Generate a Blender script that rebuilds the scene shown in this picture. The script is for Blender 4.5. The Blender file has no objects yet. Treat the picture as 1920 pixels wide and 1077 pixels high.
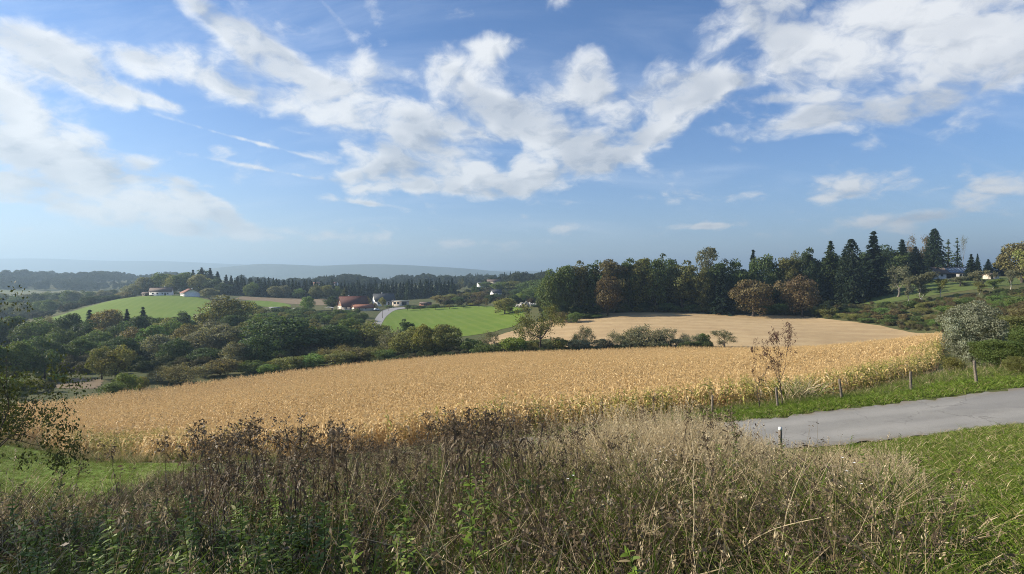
import bpy, math, random, colorsys
import numpy as np
from mathutils import Vector, Matrix, geometry

sc = bpy.context.scene
C = sc.collection
R = math.radians

# ------------------------------------------------------------------ camera
F, CX, CY = 1000.0, 960.0, 520.0           # focal length and horizon in photograph pixels (1920 wide)
cam_d = bpy.data.cameras.new('camera')
cam = bpy.data.objects.new('camera', cam_d)
C.objects.link(cam)
cam.location = (0, 0, 0)                   # eye level is z = 0
cam.rotation_euler = (R(90), 0, 0)
cam_d.sensor_width = 36.0
cam_d.lens = 36.0 * F / 1920.0
cam_d.shift_y = -(538.5 - CY) / 1920.0
cam_d.clip_start, cam_d.clip_end = 0.05, 60000
sc.camera = cam

# ------------------------------------------------------------------ sun, sky, exposure
SUN_AZ, SUN_EL = -84.0, 27.0               # degrees right of the view axis, above the horizon
sun_d = bpy.data.lights.new('sun', 'SUN')
sun_d.energy, sun_d.angle, sun_d.color = 5.0, R(0.53), (1.0, 0.89, 0.74)
sun = bpy.data.objects.new('sun', sun_d)
C.objects.link(sun)
sdir = Vector((math.sin(R(SUN_AZ)) * math.cos(R(SUN_EL)), math.cos(R(SUN_AZ)) * math.cos(R(SUN_EL)), math.sin(R(SUN_EL))))
sun.rotation_euler = (-sdir).to_track_quat('-Z', 'Y').to_euler()

sc.view_settings.view_transform = 'Standard'
sc.view_settings.look = 'None'
sc.view_settings.gamma = 1.0
sc.view_settings.use_curve_mapping = False
sc.view_settings.exposure = 1.0

cy = sc.cycles
cy.use_denoising = True
try:
    cy.denoiser = 'OPENIMAGEDENOISE'
    cy.denoising_input_passes = 'RGB_ALBEDO_NORMAL'
    cy.denoising_prefilter = 'NONE'
except Exception:
    pass
cy.max_bounces, cy.diffuse_bounces, cy.glossy_bounces = 6, 3, 2
cy.transmission_bounces, cy.volume_bounces, cy.transparent_max_bounces = 3, 0, 6
cy.sample_clamp_indirect = 4.0
cy.filter_width = 1.0
cy.use_adaptive_sampling = True
cy.adaptive_threshold = 0.008


class NT:
    """short-hand for building node trees"""
    def __init__(s, tree):
        s.t = tree
        tree.nodes.clear()

    def n(s, kind, **kw):
        d = s.t.nodes.new(kind)
        for k, v in kw.items():
            setattr(d, k, v)
        return d

    def put(s, sock, v):
        if isinstance(v, bpy.types.NodeSocket):
            s.t.links.new(v, sock)
        elif v is not None:
            sock.default_value = v

    def m(s, op, a, b=None, c=None, clamp=False):
        d = s.n('ShaderNodeMath', operation=op, use_clamp=clamp)
        for i, v in enumerate((a, b, c)):
            if v is not None:
                s.put(d.inputs[i], v)
        return d.outputs[0]

    def vm(s, op, a, b=None, scale=None):
        d = s.n('ShaderNodeVectorMath', operation=op)
        s.put(d.inputs[0], a)
        if b is not None:
            s.put(d.inputs[1], b)
        if scale is not None:
            s.put(d.inputs[3], scale)
        return d.outputs[1] if op in ('DOT_PRODUCT', 'LENGTH') else d.outputs[0]

    def smooth(s, v, lo, hi):
        d = s.n('ShaderNodeMapRange', interpolation_type='SMOOTHSTEP')
        s.put(d.inputs[0], v)
        s.put(d.inputs[1], lo)
        s.put(d.inputs[2], hi)
        return d.outputs[0]

    def mix(s, f, a, b, blend='MIX'):
        d = s.n('ShaderNodeMix', data_type='RGBA', blend_type=blend)
        s.put(d.inputs[0], f)
        s.put(d.inputs[6], a)
        s.put(d.inputs[7], b)
        return d.outputs[2]

    def noise(s, vec, scale, detail=4, rough=0.55, dist=0.0, out=0):
        d = s.n('ShaderNodeTexNoise')
        if vec is not None:
            s.put(d.inputs['Vector'], vec)
        d.inputs['Scale'].default_value = scale
        d.inputs['Detail'].default_value = detail
        d.inputs['Roughness'].default_value = rough
        d.inputs['Distortion'].default_value = dist
        return d.outputs[out]

    def comb(s, x, y, z):
        d = s.n('ShaderNodeCombineXYZ')
        for i, v in enumerate((x, y, z)):
            s.put(d.inputs[i], v)
        return d.outputs[0]


def col(r, g, b):
    return (r, g, b, 1.0)


world = bpy.data.worlds.new('World')
sc.world = world
world.use_nodes = True
world.cycles.sampling_method = 'MANUAL'
world.cycles.sample_map_resolution = 256


def build_world():
    N = NT(world.node_tree)
    sky = N.n('ShaderNodeTexSky', sky_type='NISHITA')
    sky.sun_disc = False
    sky.sun_elevation = R(SUN_EL)
    sky.sun_rotation = R(SUN_AZ)
    sky.altitude = 250
    sky.air_density, sky.dust_density, sky.ozone_density = 1.0, 0.4, 2.6
    tc = N.n('ShaderNodeTexCoord').outputs['Generated']
    sep = N.n('ShaderNodeSeparateXYZ')
    N.put(sep.inputs[0], tc)
    dx, dy, dz = sep.outputs
    az = N.m('ARCTAN2', dx, dy)
    el = N.m('ARCSINE', dz)
    ae = N.comb(az, el, 0.0)
    # cloud layer coordinates: a plane overhead, flattened towards the horizon
    den = N.m('ADD', N.m('MAXIMUM', dz, 0.0), 0.40)
    p = N.comb(N.m('DIVIDE', dx, den), N.m('DIVIDE', dy, den), 0.0)
    warp = N.noise(p, 2.7, 4, 0.6, out=1)
    pw = N.vm('ADD', p, N.vm('SCALE', N.vm('SUBTRACT', warp, (0.5, 0.5, 0.5)), scale=0.22))
    fb = N.noise(pw, 5.6, 9, 0.62)
    def puffs(v):
        d = N.n('ShaderNodeTexVoronoi', feature='F1')
        N.put(d.inputs['Vector'], v)
        d.inputs['Scale'].default_value = 10.5
        return N.m('SUBTRACT', 0.50, d.outputs['Distance'])
    fbs = N.m('MULTIPLY_ADD', N.m('SUBTRACT', N.noise(pw, 3.5, 3, 0.5), 0.5), 1.3, 0.5)
    fb = N.m('ADD', N.m('MULTIPLY_ADD', N.m('SUBTRACT', fb, 0.5), 1.5, 0.5), N.m('MULTIPLY', puffs(pw), 0.36))
    # the same field a little towards the sun tells which side of a cloud is lit
    off = (sdir.x * 0.032, sdir.y * 0.032 - 0.026, 0.0)
    fb2 = N.noise(N.vm('ADD', pw, off), 5.6, 8, 0.62)
    fb2 = N.m('ADD', N.m('MULTIPLY_ADD', N.m('SUBTRACT', fb2, 0.5), 1.5, 0.5), N.m('MULTIPLY', puffs(N.vm('ADD', pw, off)), 0.36))
    cover = None

    def ang(px, py):
        u, t = (px - CX) / F, (CY - py) / F
        return math.atan(u), math.atan(t / math.sqrt(1 + u * u))
    for (px, py, rx, ry, rot, amp) in CLOUDS:
        a0, e0 = ang(px, py)
        u = (px - CX) / F
        k = math.cos(e0) / math.sqrt(1 + u * u)
        sx = rx / F / (1 + u * u)
        sy = ry / F * k
        mp = N.n('ShaderNodeMapping', vector_type='TEXTURE')
        N.put(mp.inputs[0], ae)
        mp.inputs[1].default_value = (a0, e0, 0)
        mp.inputs[2].default_value = (0, 0, R(rot))
        mp.inputs[3].default_value = (sx, sy, 1)
        r2 = N.vm('DOT_PRODUCT', mp.outputs[0], mp.outputs[0])
        cover = N.m('MULTIPLY_ADD', N.m('POWER', 0.25, r2), amp, 0.0 if cover is None else cover)
    # beyond what the photograph shows the same broken cloud goes on
    big = N.smooth(N.noise(N.vm('ADD', p, (7.3, 2.1, 0)), 0.9, 2, 0.5), 0.42, 0.68)
    out_az = N.smooth(N.m('ABSOLUTE', az), 0.80, 1.05)
    out_el = N.smooth(el, 0.47, 0.62)
    outside = N.m('MAXIMUM', out_az, out_el)
    cover = N.m('ADD', N.m('MINIMUM', cover, 0.46), N.m('MULTIPLY', N.m('MULTIPLY', big, outside), 0.42))
    base = N.m('ADD', fb, cover)
    dens = N.smooth(base, 0.61, 1.03)
    # high thin veil
    veil = N.noise(N.comb(N.m('MULTIPLY', N.m('DIVIDE', dx, den), 0.9), N.m('MULTIPLY', N.m('DIVIDE', dy, den), 3.6), 3.0), 1.5, 6, 0.6, 0.6)
    veil = N.m('MULTIPLY', N.smooth(veil, 0.46, 0.85), 0.28)
    lit = N.m('MULTIPLY_ADD', N.m('SUBTRACT', fb, fb2), 1.5, 0.95, clamp=True)
    thick = N.smooth(N.m('ADD', fbs, cover), 0.80, 1.12)
    lit = N.m('SUBTRACT', lit, N.m('MULTIPLY', thick, 0.66), clamp=True)
    ccol = N.mix(lit, col(3.2, 3.6, 4.3), col(7.2, 7.3, 7.4))
    skyc = N.mix(1.0, sky.outputs[0], SKY_TINT, 'MULTIPLY')
    c1 = N.mix(veil, skyc, col(7.6, 8.3, 9.3))
    c2 = N.mix(N.m('MULTIPLY', dens, 0.93), c1, ccol)
    # moist air near the horizon veils clouds and sky alike
    hz = N.m('EXPONENT', N.m('MULTIPLY', N.m('MAXIMUM', dz, 0.0), N.m('MULTIPLY_ADD', N.smooth(az, -1.1, 0.1), -3.5, -8.0)))
    hcol = N.mix(N.smooth(az, -1.2, 0.3), col(7.2, 6.7, 5.8), col(5.0, 5.0, 4.7))
    c3 = N.mix(N.m('MULTIPLY', hz, 0.80), c2, hcol)
    bg = N.n('ShaderNodeBackground')
    N.put(bg.inputs[0], c3)
    bg.inputs[1].default_value = SKY_STRENGTH
    out = N.n('ShaderNodeOutputWorld')
    N.t.links.new(bg.outputs[0], out.inputs[0])


SKY_STRENGTH = 0.068
SKY_TINT = col(0.60, 0.85, 1.15)
CLOUDS = [  # place in the photograph, half sizes, slope (degrees, up to the right), weight
    (60, 90, 140, 52, -14, .58), (150, 130, 110, 40, -30, .50), (262, 108, 95, 34, -2, .46), (285, 190, 85, 16, -6, .62), (190, 165, 60, 24, -25, .35),
    (20, 250, 150, 80, -30, .64), (140, 305, 190, 66, -26, .62), (290, 350, 180, 46, -24, .60), (380, 382, 120, 24, -20, .44), (90, 370, 240, 40, -8, .42), (0, 200, 60, 36, -30, .45),
    (395, 30, 120, 34, -26, .42), (500, 100, 110, 40, -32, .46), (430, 160, 110, 42, -20, .50), (560, 175, 130, 50, -25, .54), (690, 215, 140, 56, -22, .56),
    (800, 255, 150, 62, -18, .58), (820, 150, 100, 46, 15, .50), (930, 285, 170, 66, -5, .60), (770, 325, 170, 40, 5, .52), (920, 350, 130, 30, -2, .48), (690, 340, 90, 22, 5, .4),
    (1040, 220, 110, 66, 10, .54), (1110, 130, 74, 66, 40, .48), (1110, 300, 90, 44, 0, .50), (945, 88, 60, 26, 10, .40), (735, 150, 70, 40, -20, .44), (900, 190, 90, 40, 0, .46),
    (1265, 180, 115, 52, 8, .72), (1215, 240, 90, 52, 20, .64), 
    (1460, 25, 130, 50, -24, .54), (1600, 70, 240, 95, -14, .60), (1780, 110, 210, 90, 6, .60), (1560, 212, 200, 26, 10, .54), (1570, 140, 150, 60, -10, .52), (1720, 180, 120, 50, 20, .54),
    (1900, 50, 150, 90, 0, .54), (1400, 152, 36, 14, -10, .40), (1450, 186, 60, 12, -8, .36),
    (1600, 342, 86, 26, 6, .44), (1580, 366, 90, 14, 4, .40), (1860, 350, 120, 34, 14, .54), (1330, 424, 85, 8, 0, .46),
    (690, 382, 80, 8, -6, .40), (1060, 428, 70, 12, 3, .32), (1700, 412, 200, 16, 5, .40), (560, 440, 220, 16, -3, .32), (900, 455, 160, 12, 2, .30), (655, 273, 26, 13, 0, .42),
    (440, 257, 170, 5, -10, .40), (520, 322, 150, 5, -7, .36), (620, 20, 60, 13, -40, .38), (700, 25, 34, 28, -50, .36), (1290, 372, 100, 16, -4, .34), (300, 430, 200, 16, -4, .34),
]
build_world()

# ------------------------------------------------------------------ terrain: drop below eye level at (px, depth)
G = [(px, 1, 1.75) for px in (-1500, 200, 960, 1700, 3400)] + [
 (-900, 4, 2.6), (200, 3, 2.25), (960, 3, 2.1), (1700, 3, 1.95), (2600, 3, 1.8), (200, 5, 3.0), (960, 5, 2.7), (1900, 5, 2.45), (200, 8, 4.0), (960, 8, 3.5), (1250, 8, 3.25), (1850, 8, 3.3), (2500, 8, 2.9),
 (-600, 12, 5.0), (200, 12, 5.5), (960, 12, 4.55), (1250, 12, 4.2), (1480, 12, 4.45), (1850, 12, 4.1), (-100, 18, 7.4), (300, 18, 7.6), (600, 18, 7.0), (960, 18, 6.4), (1250, 18, 5.9), (1450, 18, 6.05), (1700, 17, 5.4), (1900, 17, 4.9),
 (1920, 20.5, 5.5), (1920, 25.5, 5.35), (1700, 21, 6.2), (1700, 26, 6.15), (1450, 22, 7.05), (1450, 27, 7.3), (1200, 24, 8.0), (1200, 28.5, 8.4), (2400, 24, 4.2), (2400, 60, 5.0), (3000, 40, 3),
 (1335, 29.5, 7.6), (1460, 29, 7.15), (1580, 28.5, 6.6), (1710, 28, 6.15), (1833, 27, 5.45),
 (1750, 40, 7.6), (1770, 62, 10.5), (1600, 45, 9.7), (1450, 36, 8.9), (1830, 38, 6.7), (1900, 60, 8.2), (1900, 100, 9.5), (1900, 150, 8.5), (1900, 200, 5.5),
 (170, 42, 14.3), (400, 38, 12.6), (600, 36, 11.9), (960, 34, 9.9), (1200, 34, 9.4), (0, 26, 9.9), (0, 38, 12.5), (-400, 40, 12), (-1000, 60, 12), (400, 26, 9.6), (700, 26, 9.0),
 (960, 70, 14.2), (960, 100, 17.5), (200, 60, 17.6), (500, 70, 17.6), (1300, 70, 13.2), (1500, 80, 13.2), (1300, 100, 16.2), (1600, 90, 13.0),
 (140, 85, 20.9), (300, 110, 24), (480, 125, 24.4), (700, 135, 22.9), (900, 140, 21.5), (1100, 140, 20.8), (1400, 135, 19.2), (1770, 120, 15.3), (-200, 85, 20),
 (150, 100, 21.8), (150, 118, 23.2), (270, 128, 23.6), (450, 160, 25.6), (300, 200, 27), (100, 200, 27.5), (-200, 200, 27), (600, 200, 26), (600, 260, 24.6), (700, 270, 24.7), (850, 235, 24.7), (850, 180, 24.5), (1000, 170, 22.4),
 (1000, 250, 20.6), (1100, 245, 17.6), (1240, 245, 16.4), (1400, 240, 16.8), (1500, 232, 16.8), (1560, 212, 17), (1250, 190, 18.6), (1450, 180, 18.2), (1650, 188, 17.3), (1760, 160, 16.7), (1900, 125, 9.2),
 (1700, 200, 14.2), (1700, 215, 10.8), (1700, 240, 7.6), (1700, 265, 4.2), (1780, 290, 0.5), (1560, 262, 12), (1450, 300, 12), (1250, 320, 13), (1900, 260, 1), (1900, 320, -3), (1750, 350, -2), (1500, 380, 5), (1250, 420, 11), (1050, 350, 17),
 (2400, 200, 2), (2600, 500, 0),
 (100, 300, 28), (60, 335, 28.5), (150, 385, 23), (230, 420, 17), (370, 420, 16), (330, 360, 20), (300, 300, 26), (450, 350, 21.5), (480, 420, 19), (600, 420, 20.5), (600, 480, 19.5), (520, 350, 22.5), (450, 270, 26),
 (660, 335, 21), (720, 400, 21.6), (735, 360, 21.6), (800, 360, 21), (900, 350, 19.2), (960, 300, 19), (990, 310, 16.5), (800, 300, 23.0), (900, 280, 22.3),
 (300, 500, 18), (100, 500, 31), (50, 420, 32), (0, 600, 36), (100, 800, 38), (60, 950, 27), (-200, 900, 25), (100, 1300, 6), (300, 1300, 6), (-300, 1400, 6), (500, 1100, 16), (600, 900, 14), (720, 650, 24), (900, 600, 14), (950, 900, 10), (1300, 900, 16), (1700, 800, 2), (2300, 900, 5),
] + [(px, 2600, 40) for px in (-900, 0, 500, 960, 1500, 2700)] + [(px, 6000, 75) for px in (-900, 200, 960, 1600, 2700)] + [(px, 15000, 110) for px in (-900, 200, 960, 1600, 2700)]


def polar(x, y):
    return np.arctan2(x, y), np.log(np.maximum(np.hypot(x, y), 2.0))


_g = np.array(G, float)
_gx = (_g[:, 0] - CX) / F * _g[:, 1]
_gt, _gr = polar(_gx, _g[:, 1])
_P = np.stack([_gt * 1.6, _gr], 1)


def _phi(d2):
    return np.sqrt(d2 + 0.02)


_A = _phi(((_P[:, None] - _P[None]) ** 2).sum(-1))
_n = len(_P)
_M = np.zeros((_n + 3, _n + 3))
_M[:_n, :_n] = _A + np.eye(_n) * 1e-4
_M[:_n, _n] = _M[_n, :_n] = 1
_M[:_n, _n + 1:] = _P
_M[_n + 1:, :_n] = _P.T
_W = np.linalg.solve(_M, np.concatenate([_g[:, 2], [0, 0, 0]]))


def H0(x, y):
    """ground height (z, eye level is 0)"""
    x, y = np.atleast_1d(np.asarray(x, float)), np.atleast_1d(np.asarray(y, float))
    th, lr = polar(x, y)
    tc = np.clip(th, -1.2, 1.2)
    out = np.empty(len(x))
    for i in range(0, len(x), 20000):
        s = slice(i, i + 20000)
        q = np.stack([tc[s] * 1.6, lr[s]], 1)
        d2 = ((q[:, None] - _P[None]) ** 2).sum(-1)
        out[s] = _phi(d2) @ _W[:_n] + _W[_n] + q @ _W[_n + 1:]
    r_ = np.hypot(x, y)
    k = np.clip((r_ - 0.8) / 2.6, 0, 1)
    out = out * k + (1.75 + 0.08 * r_) * (1 - k)
    k = np.clip((np.abs(th) - 1.2) / 1.2, 0, 1)
    k = k * k * (3 - 2 * k)
    out = out * (1 - k) + 1.75 * k
    return -out


_bx = np.linspace(-4, 46, 60)
_bD = np.interp(_bx, [-4, 2.4, 7.3, 12.0, 17.4, 23.0, 31, 46], [27.2, 26.7, 25.6, 24.4, 23.6, 23.0, 22.3, 21])
_bz = np.polyval(np.polyfit(_bx, H0(_bx, _bD), 3), _bx)
_bD = np.polyval(np.polyfit(_bx, _bD, 3), _bx)


def H(x, y):
    """ground height with the level bed of the path cut into it"""
    x, y = np.atleast_1d(np.asarray(x, float)), np.atleast_1d(np.asarray(y, float))
    z = H0(x, y)
    d = np.abs(y - np.interp(x, _bx, _bD))
    k = np.clip((5.2 - d) / 2.4, 0, 1) * np.clip((x + 3) / 6, 0, 1) * np.clip((46 - x) / 6, 0, 1)
    k = k * k * (3 - 2 * k)
    return z * (1 - k) + np.interp(x, _bx, _bz) * k


def H1(x, y):
    return float(H([x], [y])[0])


def at(px, D):
    return (px - CX) / F * D


def W(px, py, D):
    return Vector(((px - CX) / F * D, D, (CY - py) / F * D))


# ------------------------------------------------------------------ mesh helpers
def make_mesh(name, V, quads=None, tris=None, tint=None, smooth=False):
    me = bpy.data.meshes.new(name)
    V = np.asarray(V, np.float32).reshape(-1, 3)
    nq = 0 if quads is None else len(quads)
    nt = 0 if tris is None else len(tris)
    parts, starts = [], []
    if nq:
        parts.append(np.asarray(quads, np.int32).ravel())
        starts.append(np.arange(nq, dtype=np.int32) * 4)
    if nt:
        parts.append(np.asarray(tris, np.int32).ravel())
        starts.append(nq * 4 + np.arange(nt, dtype=np.int32) * 3)
    me.vertices.add(len(V))
    me.vertices.foreach_set('co', V.ravel())
    if parts:
        L = np.concatenate(parts)
        me.loops.add(len(L))
        me.loops.foreach_set('vertex_index', L)
        me.polygons.add(nq + nt)
        me.polygons.foreach_set('loop_start', np.concatenate(starts))
        if smooth:
            me.polygons.foreach_set('use_smooth', np.ones(nq + nt, bool))
    if tint is not None:
        a = me.attributes.new('tint', 'FLOAT', 'POINT')
        a.data.foreach_set('value', np.asarray(tint, np.float32))
    me.update(calc_edges=True)
    return me


class MB:
    """collects pieces of one mesh"""
    def __init__(s):
        s.V, s.Q, s.T, s.c, s.n = [], [], [], [], 0

    def add(s, V, quads=None, tris=None, tint=0.5):
        V = np.asarray(V, float).reshape(-1, 3)
        if quads is not None and len(quads):
            s.Q.append(np.asarray(quads) + s.n)
        if tris is not None and len(tris):
            s.T.append(np.asarray(tris) + s.n)
        s.V.append(V)
        s.c.append(np.broadcast_to(np.asarray(tint, float), (len(V),)))
        s.n += len(V)
        return s

    def box(s, cx, cy, cz, sx, sy, sz, rz=0.0, tint=0.5, taper=1.0):
        v = np.array([[i, j, k] for k in (-.5, .5) for j in (-.5, .5) for i in (-.5, .5)], float)
        f = np.where(v[:, 2:] > 0, taper, 1.0)
        v = v * [sx, sy, sz]
        v[:, :2] *= f
        c_, s_ = math.cos(rz), math.sin(rz)
        x = v[:, 0] * c_ - v[:, 1] * s_
        y = v[:, 0] * s_ + v[:, 1] * c_
        v = np.stack([x + cx, y + cy, v[:, 2] + cz], 1)
        q = [[0, 2, 3, 1], [4, 5, 7, 6], [0, 1, 5, 4], [2, 6, 7, 3], [1, 3, 7, 5], [0, 4, 6, 2]]
        return s.add(v, q, tint=tint)

    def tube(s, pts, rad, sides=6, tint=0.5, cap=True):
        pts = np.asarray(pts, float)
        n = len(pts)
        rad = np.broadcast_to(np.asarray(rad, float), (n,))
        d = np.gradient(pts, axis=0)
        d /= np.maximum(np.linalg.norm(d, axis=1, keepdims=True), 1e-9)
        ref = np.array([0.0, 0, 1]) if abs(d[:, 2]).mean() < 0.8 else np.array([1.0, 0, 0])
        a = np.cross(d, ref)
        a /= np.maximum(np.linalg.norm(a, axis=1, keepdims=True), 1e-9)
        b = np.cross(d, a)
        t = np.arange(sides) * 2 * math.pi / sides
        ring = a[:, None] * np.cos(t)[None, :, None] + b[:, None] * np.sin(t)[None, :, None]
        V = (pts[:, None] + ring * rad[:, None, None]).reshape(-1, 3)
        i = np.arange(n - 1)[:, None] * sides
        j = np.arange(sides)[None]
        k = (j + 1) % sides
        Q = np.stack([i + j, i + k, i + sides + k, i + sides + j], -1).reshape(-1, 4)
        T = None
        if cap and sides >= 3:
            T = [[(n - 1) * sides, (n - 1) * sides + q, (n - 1) * sides + q + 1] for q in range(1, sides - 1)]
        return s.add(V, Q, T, tint)

    def leaves(s, c, a, b, tint, fold=0.0):
        """diamond leaves: centres c, half length vectors a, half width vectors b"""
        n = len(c)
        V = np.stack([c - a, c + b, c + a, c - b], 1).reshape(-1, 3)
        Q = np.arange(n * 4).reshape(-1, 4)
        return s.add(V, Q, tint=np.repeat(np.broadcast_to(tint, (n,)), 4))

    def mesh(s, name, smooth=False):
        V = np.concatenate(s.V)
        return make_mesh(name, V, np.concatenate(s.Q) if s.Q else None, np.concatenate(s.T) if s.T else None,
                         np.concatenate(s.c), smooth)


def tag(o, label=None, cat=None, group=None, kind=None):
    if label:
        o['label'] = label
    if cat:
        o['category'] = cat
    if group:
        o['group'] = group
    if kind:
        o['kind'] = kind
    return o


def put(name, me, mat=None, parent=None, loc=None, rot=None, scale=None):
    o = bpy.data.objects.new(name, me)
    C.objects.link(o)
    if mat is not None and not me.materials:
        me.materials.append(mat)
    if parent is not None:
        o.parent = parent
    if loc is not None:
        o.location = loc
    if rot is not None:
        o.rotation_euler = rot
    if scale is not None:
        o.scale = scale
    return o


def empty(name, loc=(0, 0, 0), rz=0.0):
    o = bpy.data.objects.new(name, None)
    o.empty_display_size = 0.2
    C.objects.link(o)
    o.location = loc
    o.rotation_euler = (0, 0, rz)
    return o


def unit(v):
    return v / np.maximum(np.linalg.norm(v, axis=-1, keepdims=True), 1e-9)


# ------------------------------------------------------------------ materials
def new_mat(name):
    m = bpy.data.materials.new(name)
    m.use_nodes = True
    N = NT(m.node_tree)
    out = N.n('ShaderNodeOutputMaterial')
    return m, N, out


def leaf_mat(name, color=None, transl=0.30, rough=0.55, var=0.9, spec=0.25):
    """foliage: colour from the object (or fixed), varied leaf by leaf, lets some light through"""
    m, N, out = new_mat(name)
    if color is None:
        base = N.n('ShaderNodeObjectInfo').outputs['Color']
    else:
        rgb = N.n('ShaderNodeRGB')
        rgb.outputs[0].default_value = col(*color)
        base = rgb.outputs[0]
    at_ = N.n('ShaderNodeAttribute', attribute_name='tint').outputs['Fac']
    f = N.m('MULTIPLY_ADD', at_, var * 1.3, 1.0 - var * 0.62)
    c1 = N.vm('SCALE', base, scale=f)
    hs = N.n('ShaderNodeHueSaturation')
    N.put(hs.inputs['Hue'], N.m('MULTIPLY_ADD', at_, 0.05, 0.472))
    N.put(hs.inputs['Saturation'], N.m('MULTIPLY_ADD', at_, -0.2, 1.08))
    N.put(hs.inputs['Color'], c1)
    bs = N.n('ShaderNodeBsdfPrincipled')
    N.put(bs.inputs['Base Color'], hs.outputs[0])
    bs.inputs['Roughness'].default_value = rough
    bs.inputs['Specular IOR Level'].default_value = spec
    tr = N.n('ShaderNodeBsdfTranslucent')
    N.put(tr.inputs[0], N.mix(1.0, hs.outputs[0], col(1.15, 1.1, 0.55), 'MULTIPLY'))
    mx = N.n('ShaderNodeMixShader')
    mx.inputs[0].default_value = transl
    N.t.links.new(bs.outputs[0], mx.inputs[1])
    N.t.links.new(tr.outputs[0], mx.inputs[2])
    N.t.links.new(mx.outputs[0], out.inputs[0])
    return m


def plain_mat(name, c, rough=0.8, noise_scale=4.0, amount=0.25, bump=0.0, spec=0.3, c2=None, detail=5, metallic=0.0, objcoord=False):
    m, N, out = new_mat(name)
    vec = N.n('ShaderNodeTexCoord').outputs['Object'] if objcoord else N.n('ShaderNodeNewGeometry').outputs['Position']
    nz = N.noise(vec, noise_scale, detail, 0.6)
    k = N.smooth(nz, 0.3, 0.7)
    if c2 is None:
        a, b = [x * (1 - amount) for x in c], [min(1, x * (1 + amount)) for x in c]
    else:
        a, b = c, c2
    cc = N.mix(k, col(*a), col(*b))
    bs = N.n('ShaderNodeBsdfPrincipled')
    N.put(bs.inputs['Base Color'], cc)
    bs.inputs['Roughness'].default_value = rough
    bs.inputs['Specular IOR Level'].default_value = spec
    bs.inputs['Metallic'].default_value = metallic
    if bump:
        bp = N.n('ShaderNodeBump')
        bp.inputs['Strength'].default_value = bump
        bp.inputs['Distance'].default_value = 0.05
        N.put(bp.inputs['Height'], nz)
        N.t.links.new(bp.outputs[0], bs.inputs['Normal'])
    N.t.links.new(bs.outputs[0], out.inputs[0])
    return m


def ground_mat(name, colors, scales=(0.05, 0.6, 9.0), rough=0.95, bump=0.4, stripes=None, transl=0.0):
    """layered noise between three colours at three sizes; stripes = (direction deg, period m, weight, colour)"""
    m, N, out = new_mat(name)
    pos = N.n('ShaderNodeNewGeometry').outputs['Position']
    n1 = N.smooth(N.noise(pos, scales[0], 4, 0.6), 0.35, 0.65)
    n2 = N.smooth(N.noise(pos, scales[1], 5, 0.65), 0.35, 0.68)
    n3 = N.noise(pos, scales[2], 4, 0.7)
    c = N.mix(n1, col(*colors[0]), col(*colors[1]))
    c = N.mix(N.m('MULTIPLY', n2, 0.6), c, col(*colors[2]))
    c = N.vm('SCALE', c, scale=N.m('MULTIPLY_ADD', n3, 0.7, 0.65))
    if stripes:
        ang, per, wgt, sc_ = stripes
        d = (math.cos(R(ang)), math.sin(R(ang)), 0.0)
        wob = N.m('MULTIPLY_ADD', N.noise(pos, 0.02, 3, 0.5), per * 1.5, N.vm('DOT_PRODUCT', pos, d))
        s1 = N.m('SINE', N.m('MULTIPLY', wob, 2 * math.pi / per))
        s1 = N.m('MULTIPLY', N.smooth(s1, -0.1, 0.9), N.smooth(N.noise(pos, 0.08, 4, 0.6), 0.25, 0.6))
        c = N.mix(N.m('MULTIPLY', s1, wgt), c, col(*sc_))
    bs = N.n('ShaderNodeBsdfPrincipled')
    N.put(bs.inputs['Base Color'], c)
    bs.inputs['Roughness'].default_value = rough
    bs.inputs['Specular IOR Level'].default_value = 0.15
    bp = N.n('ShaderNodeBump')
    bp.inputs['Strength'].default_value = bump
    bp.inputs['Distance'].default_value = 0.15
    N.put(bp.inputs['Height'], N.m('ADD', n3, n2))
    N.t.links.new(bp.outputs[0], bs.inputs['Normal'])
    N.t.links.new(bs.outputs[0], out.inputs[0])
    return m


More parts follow.
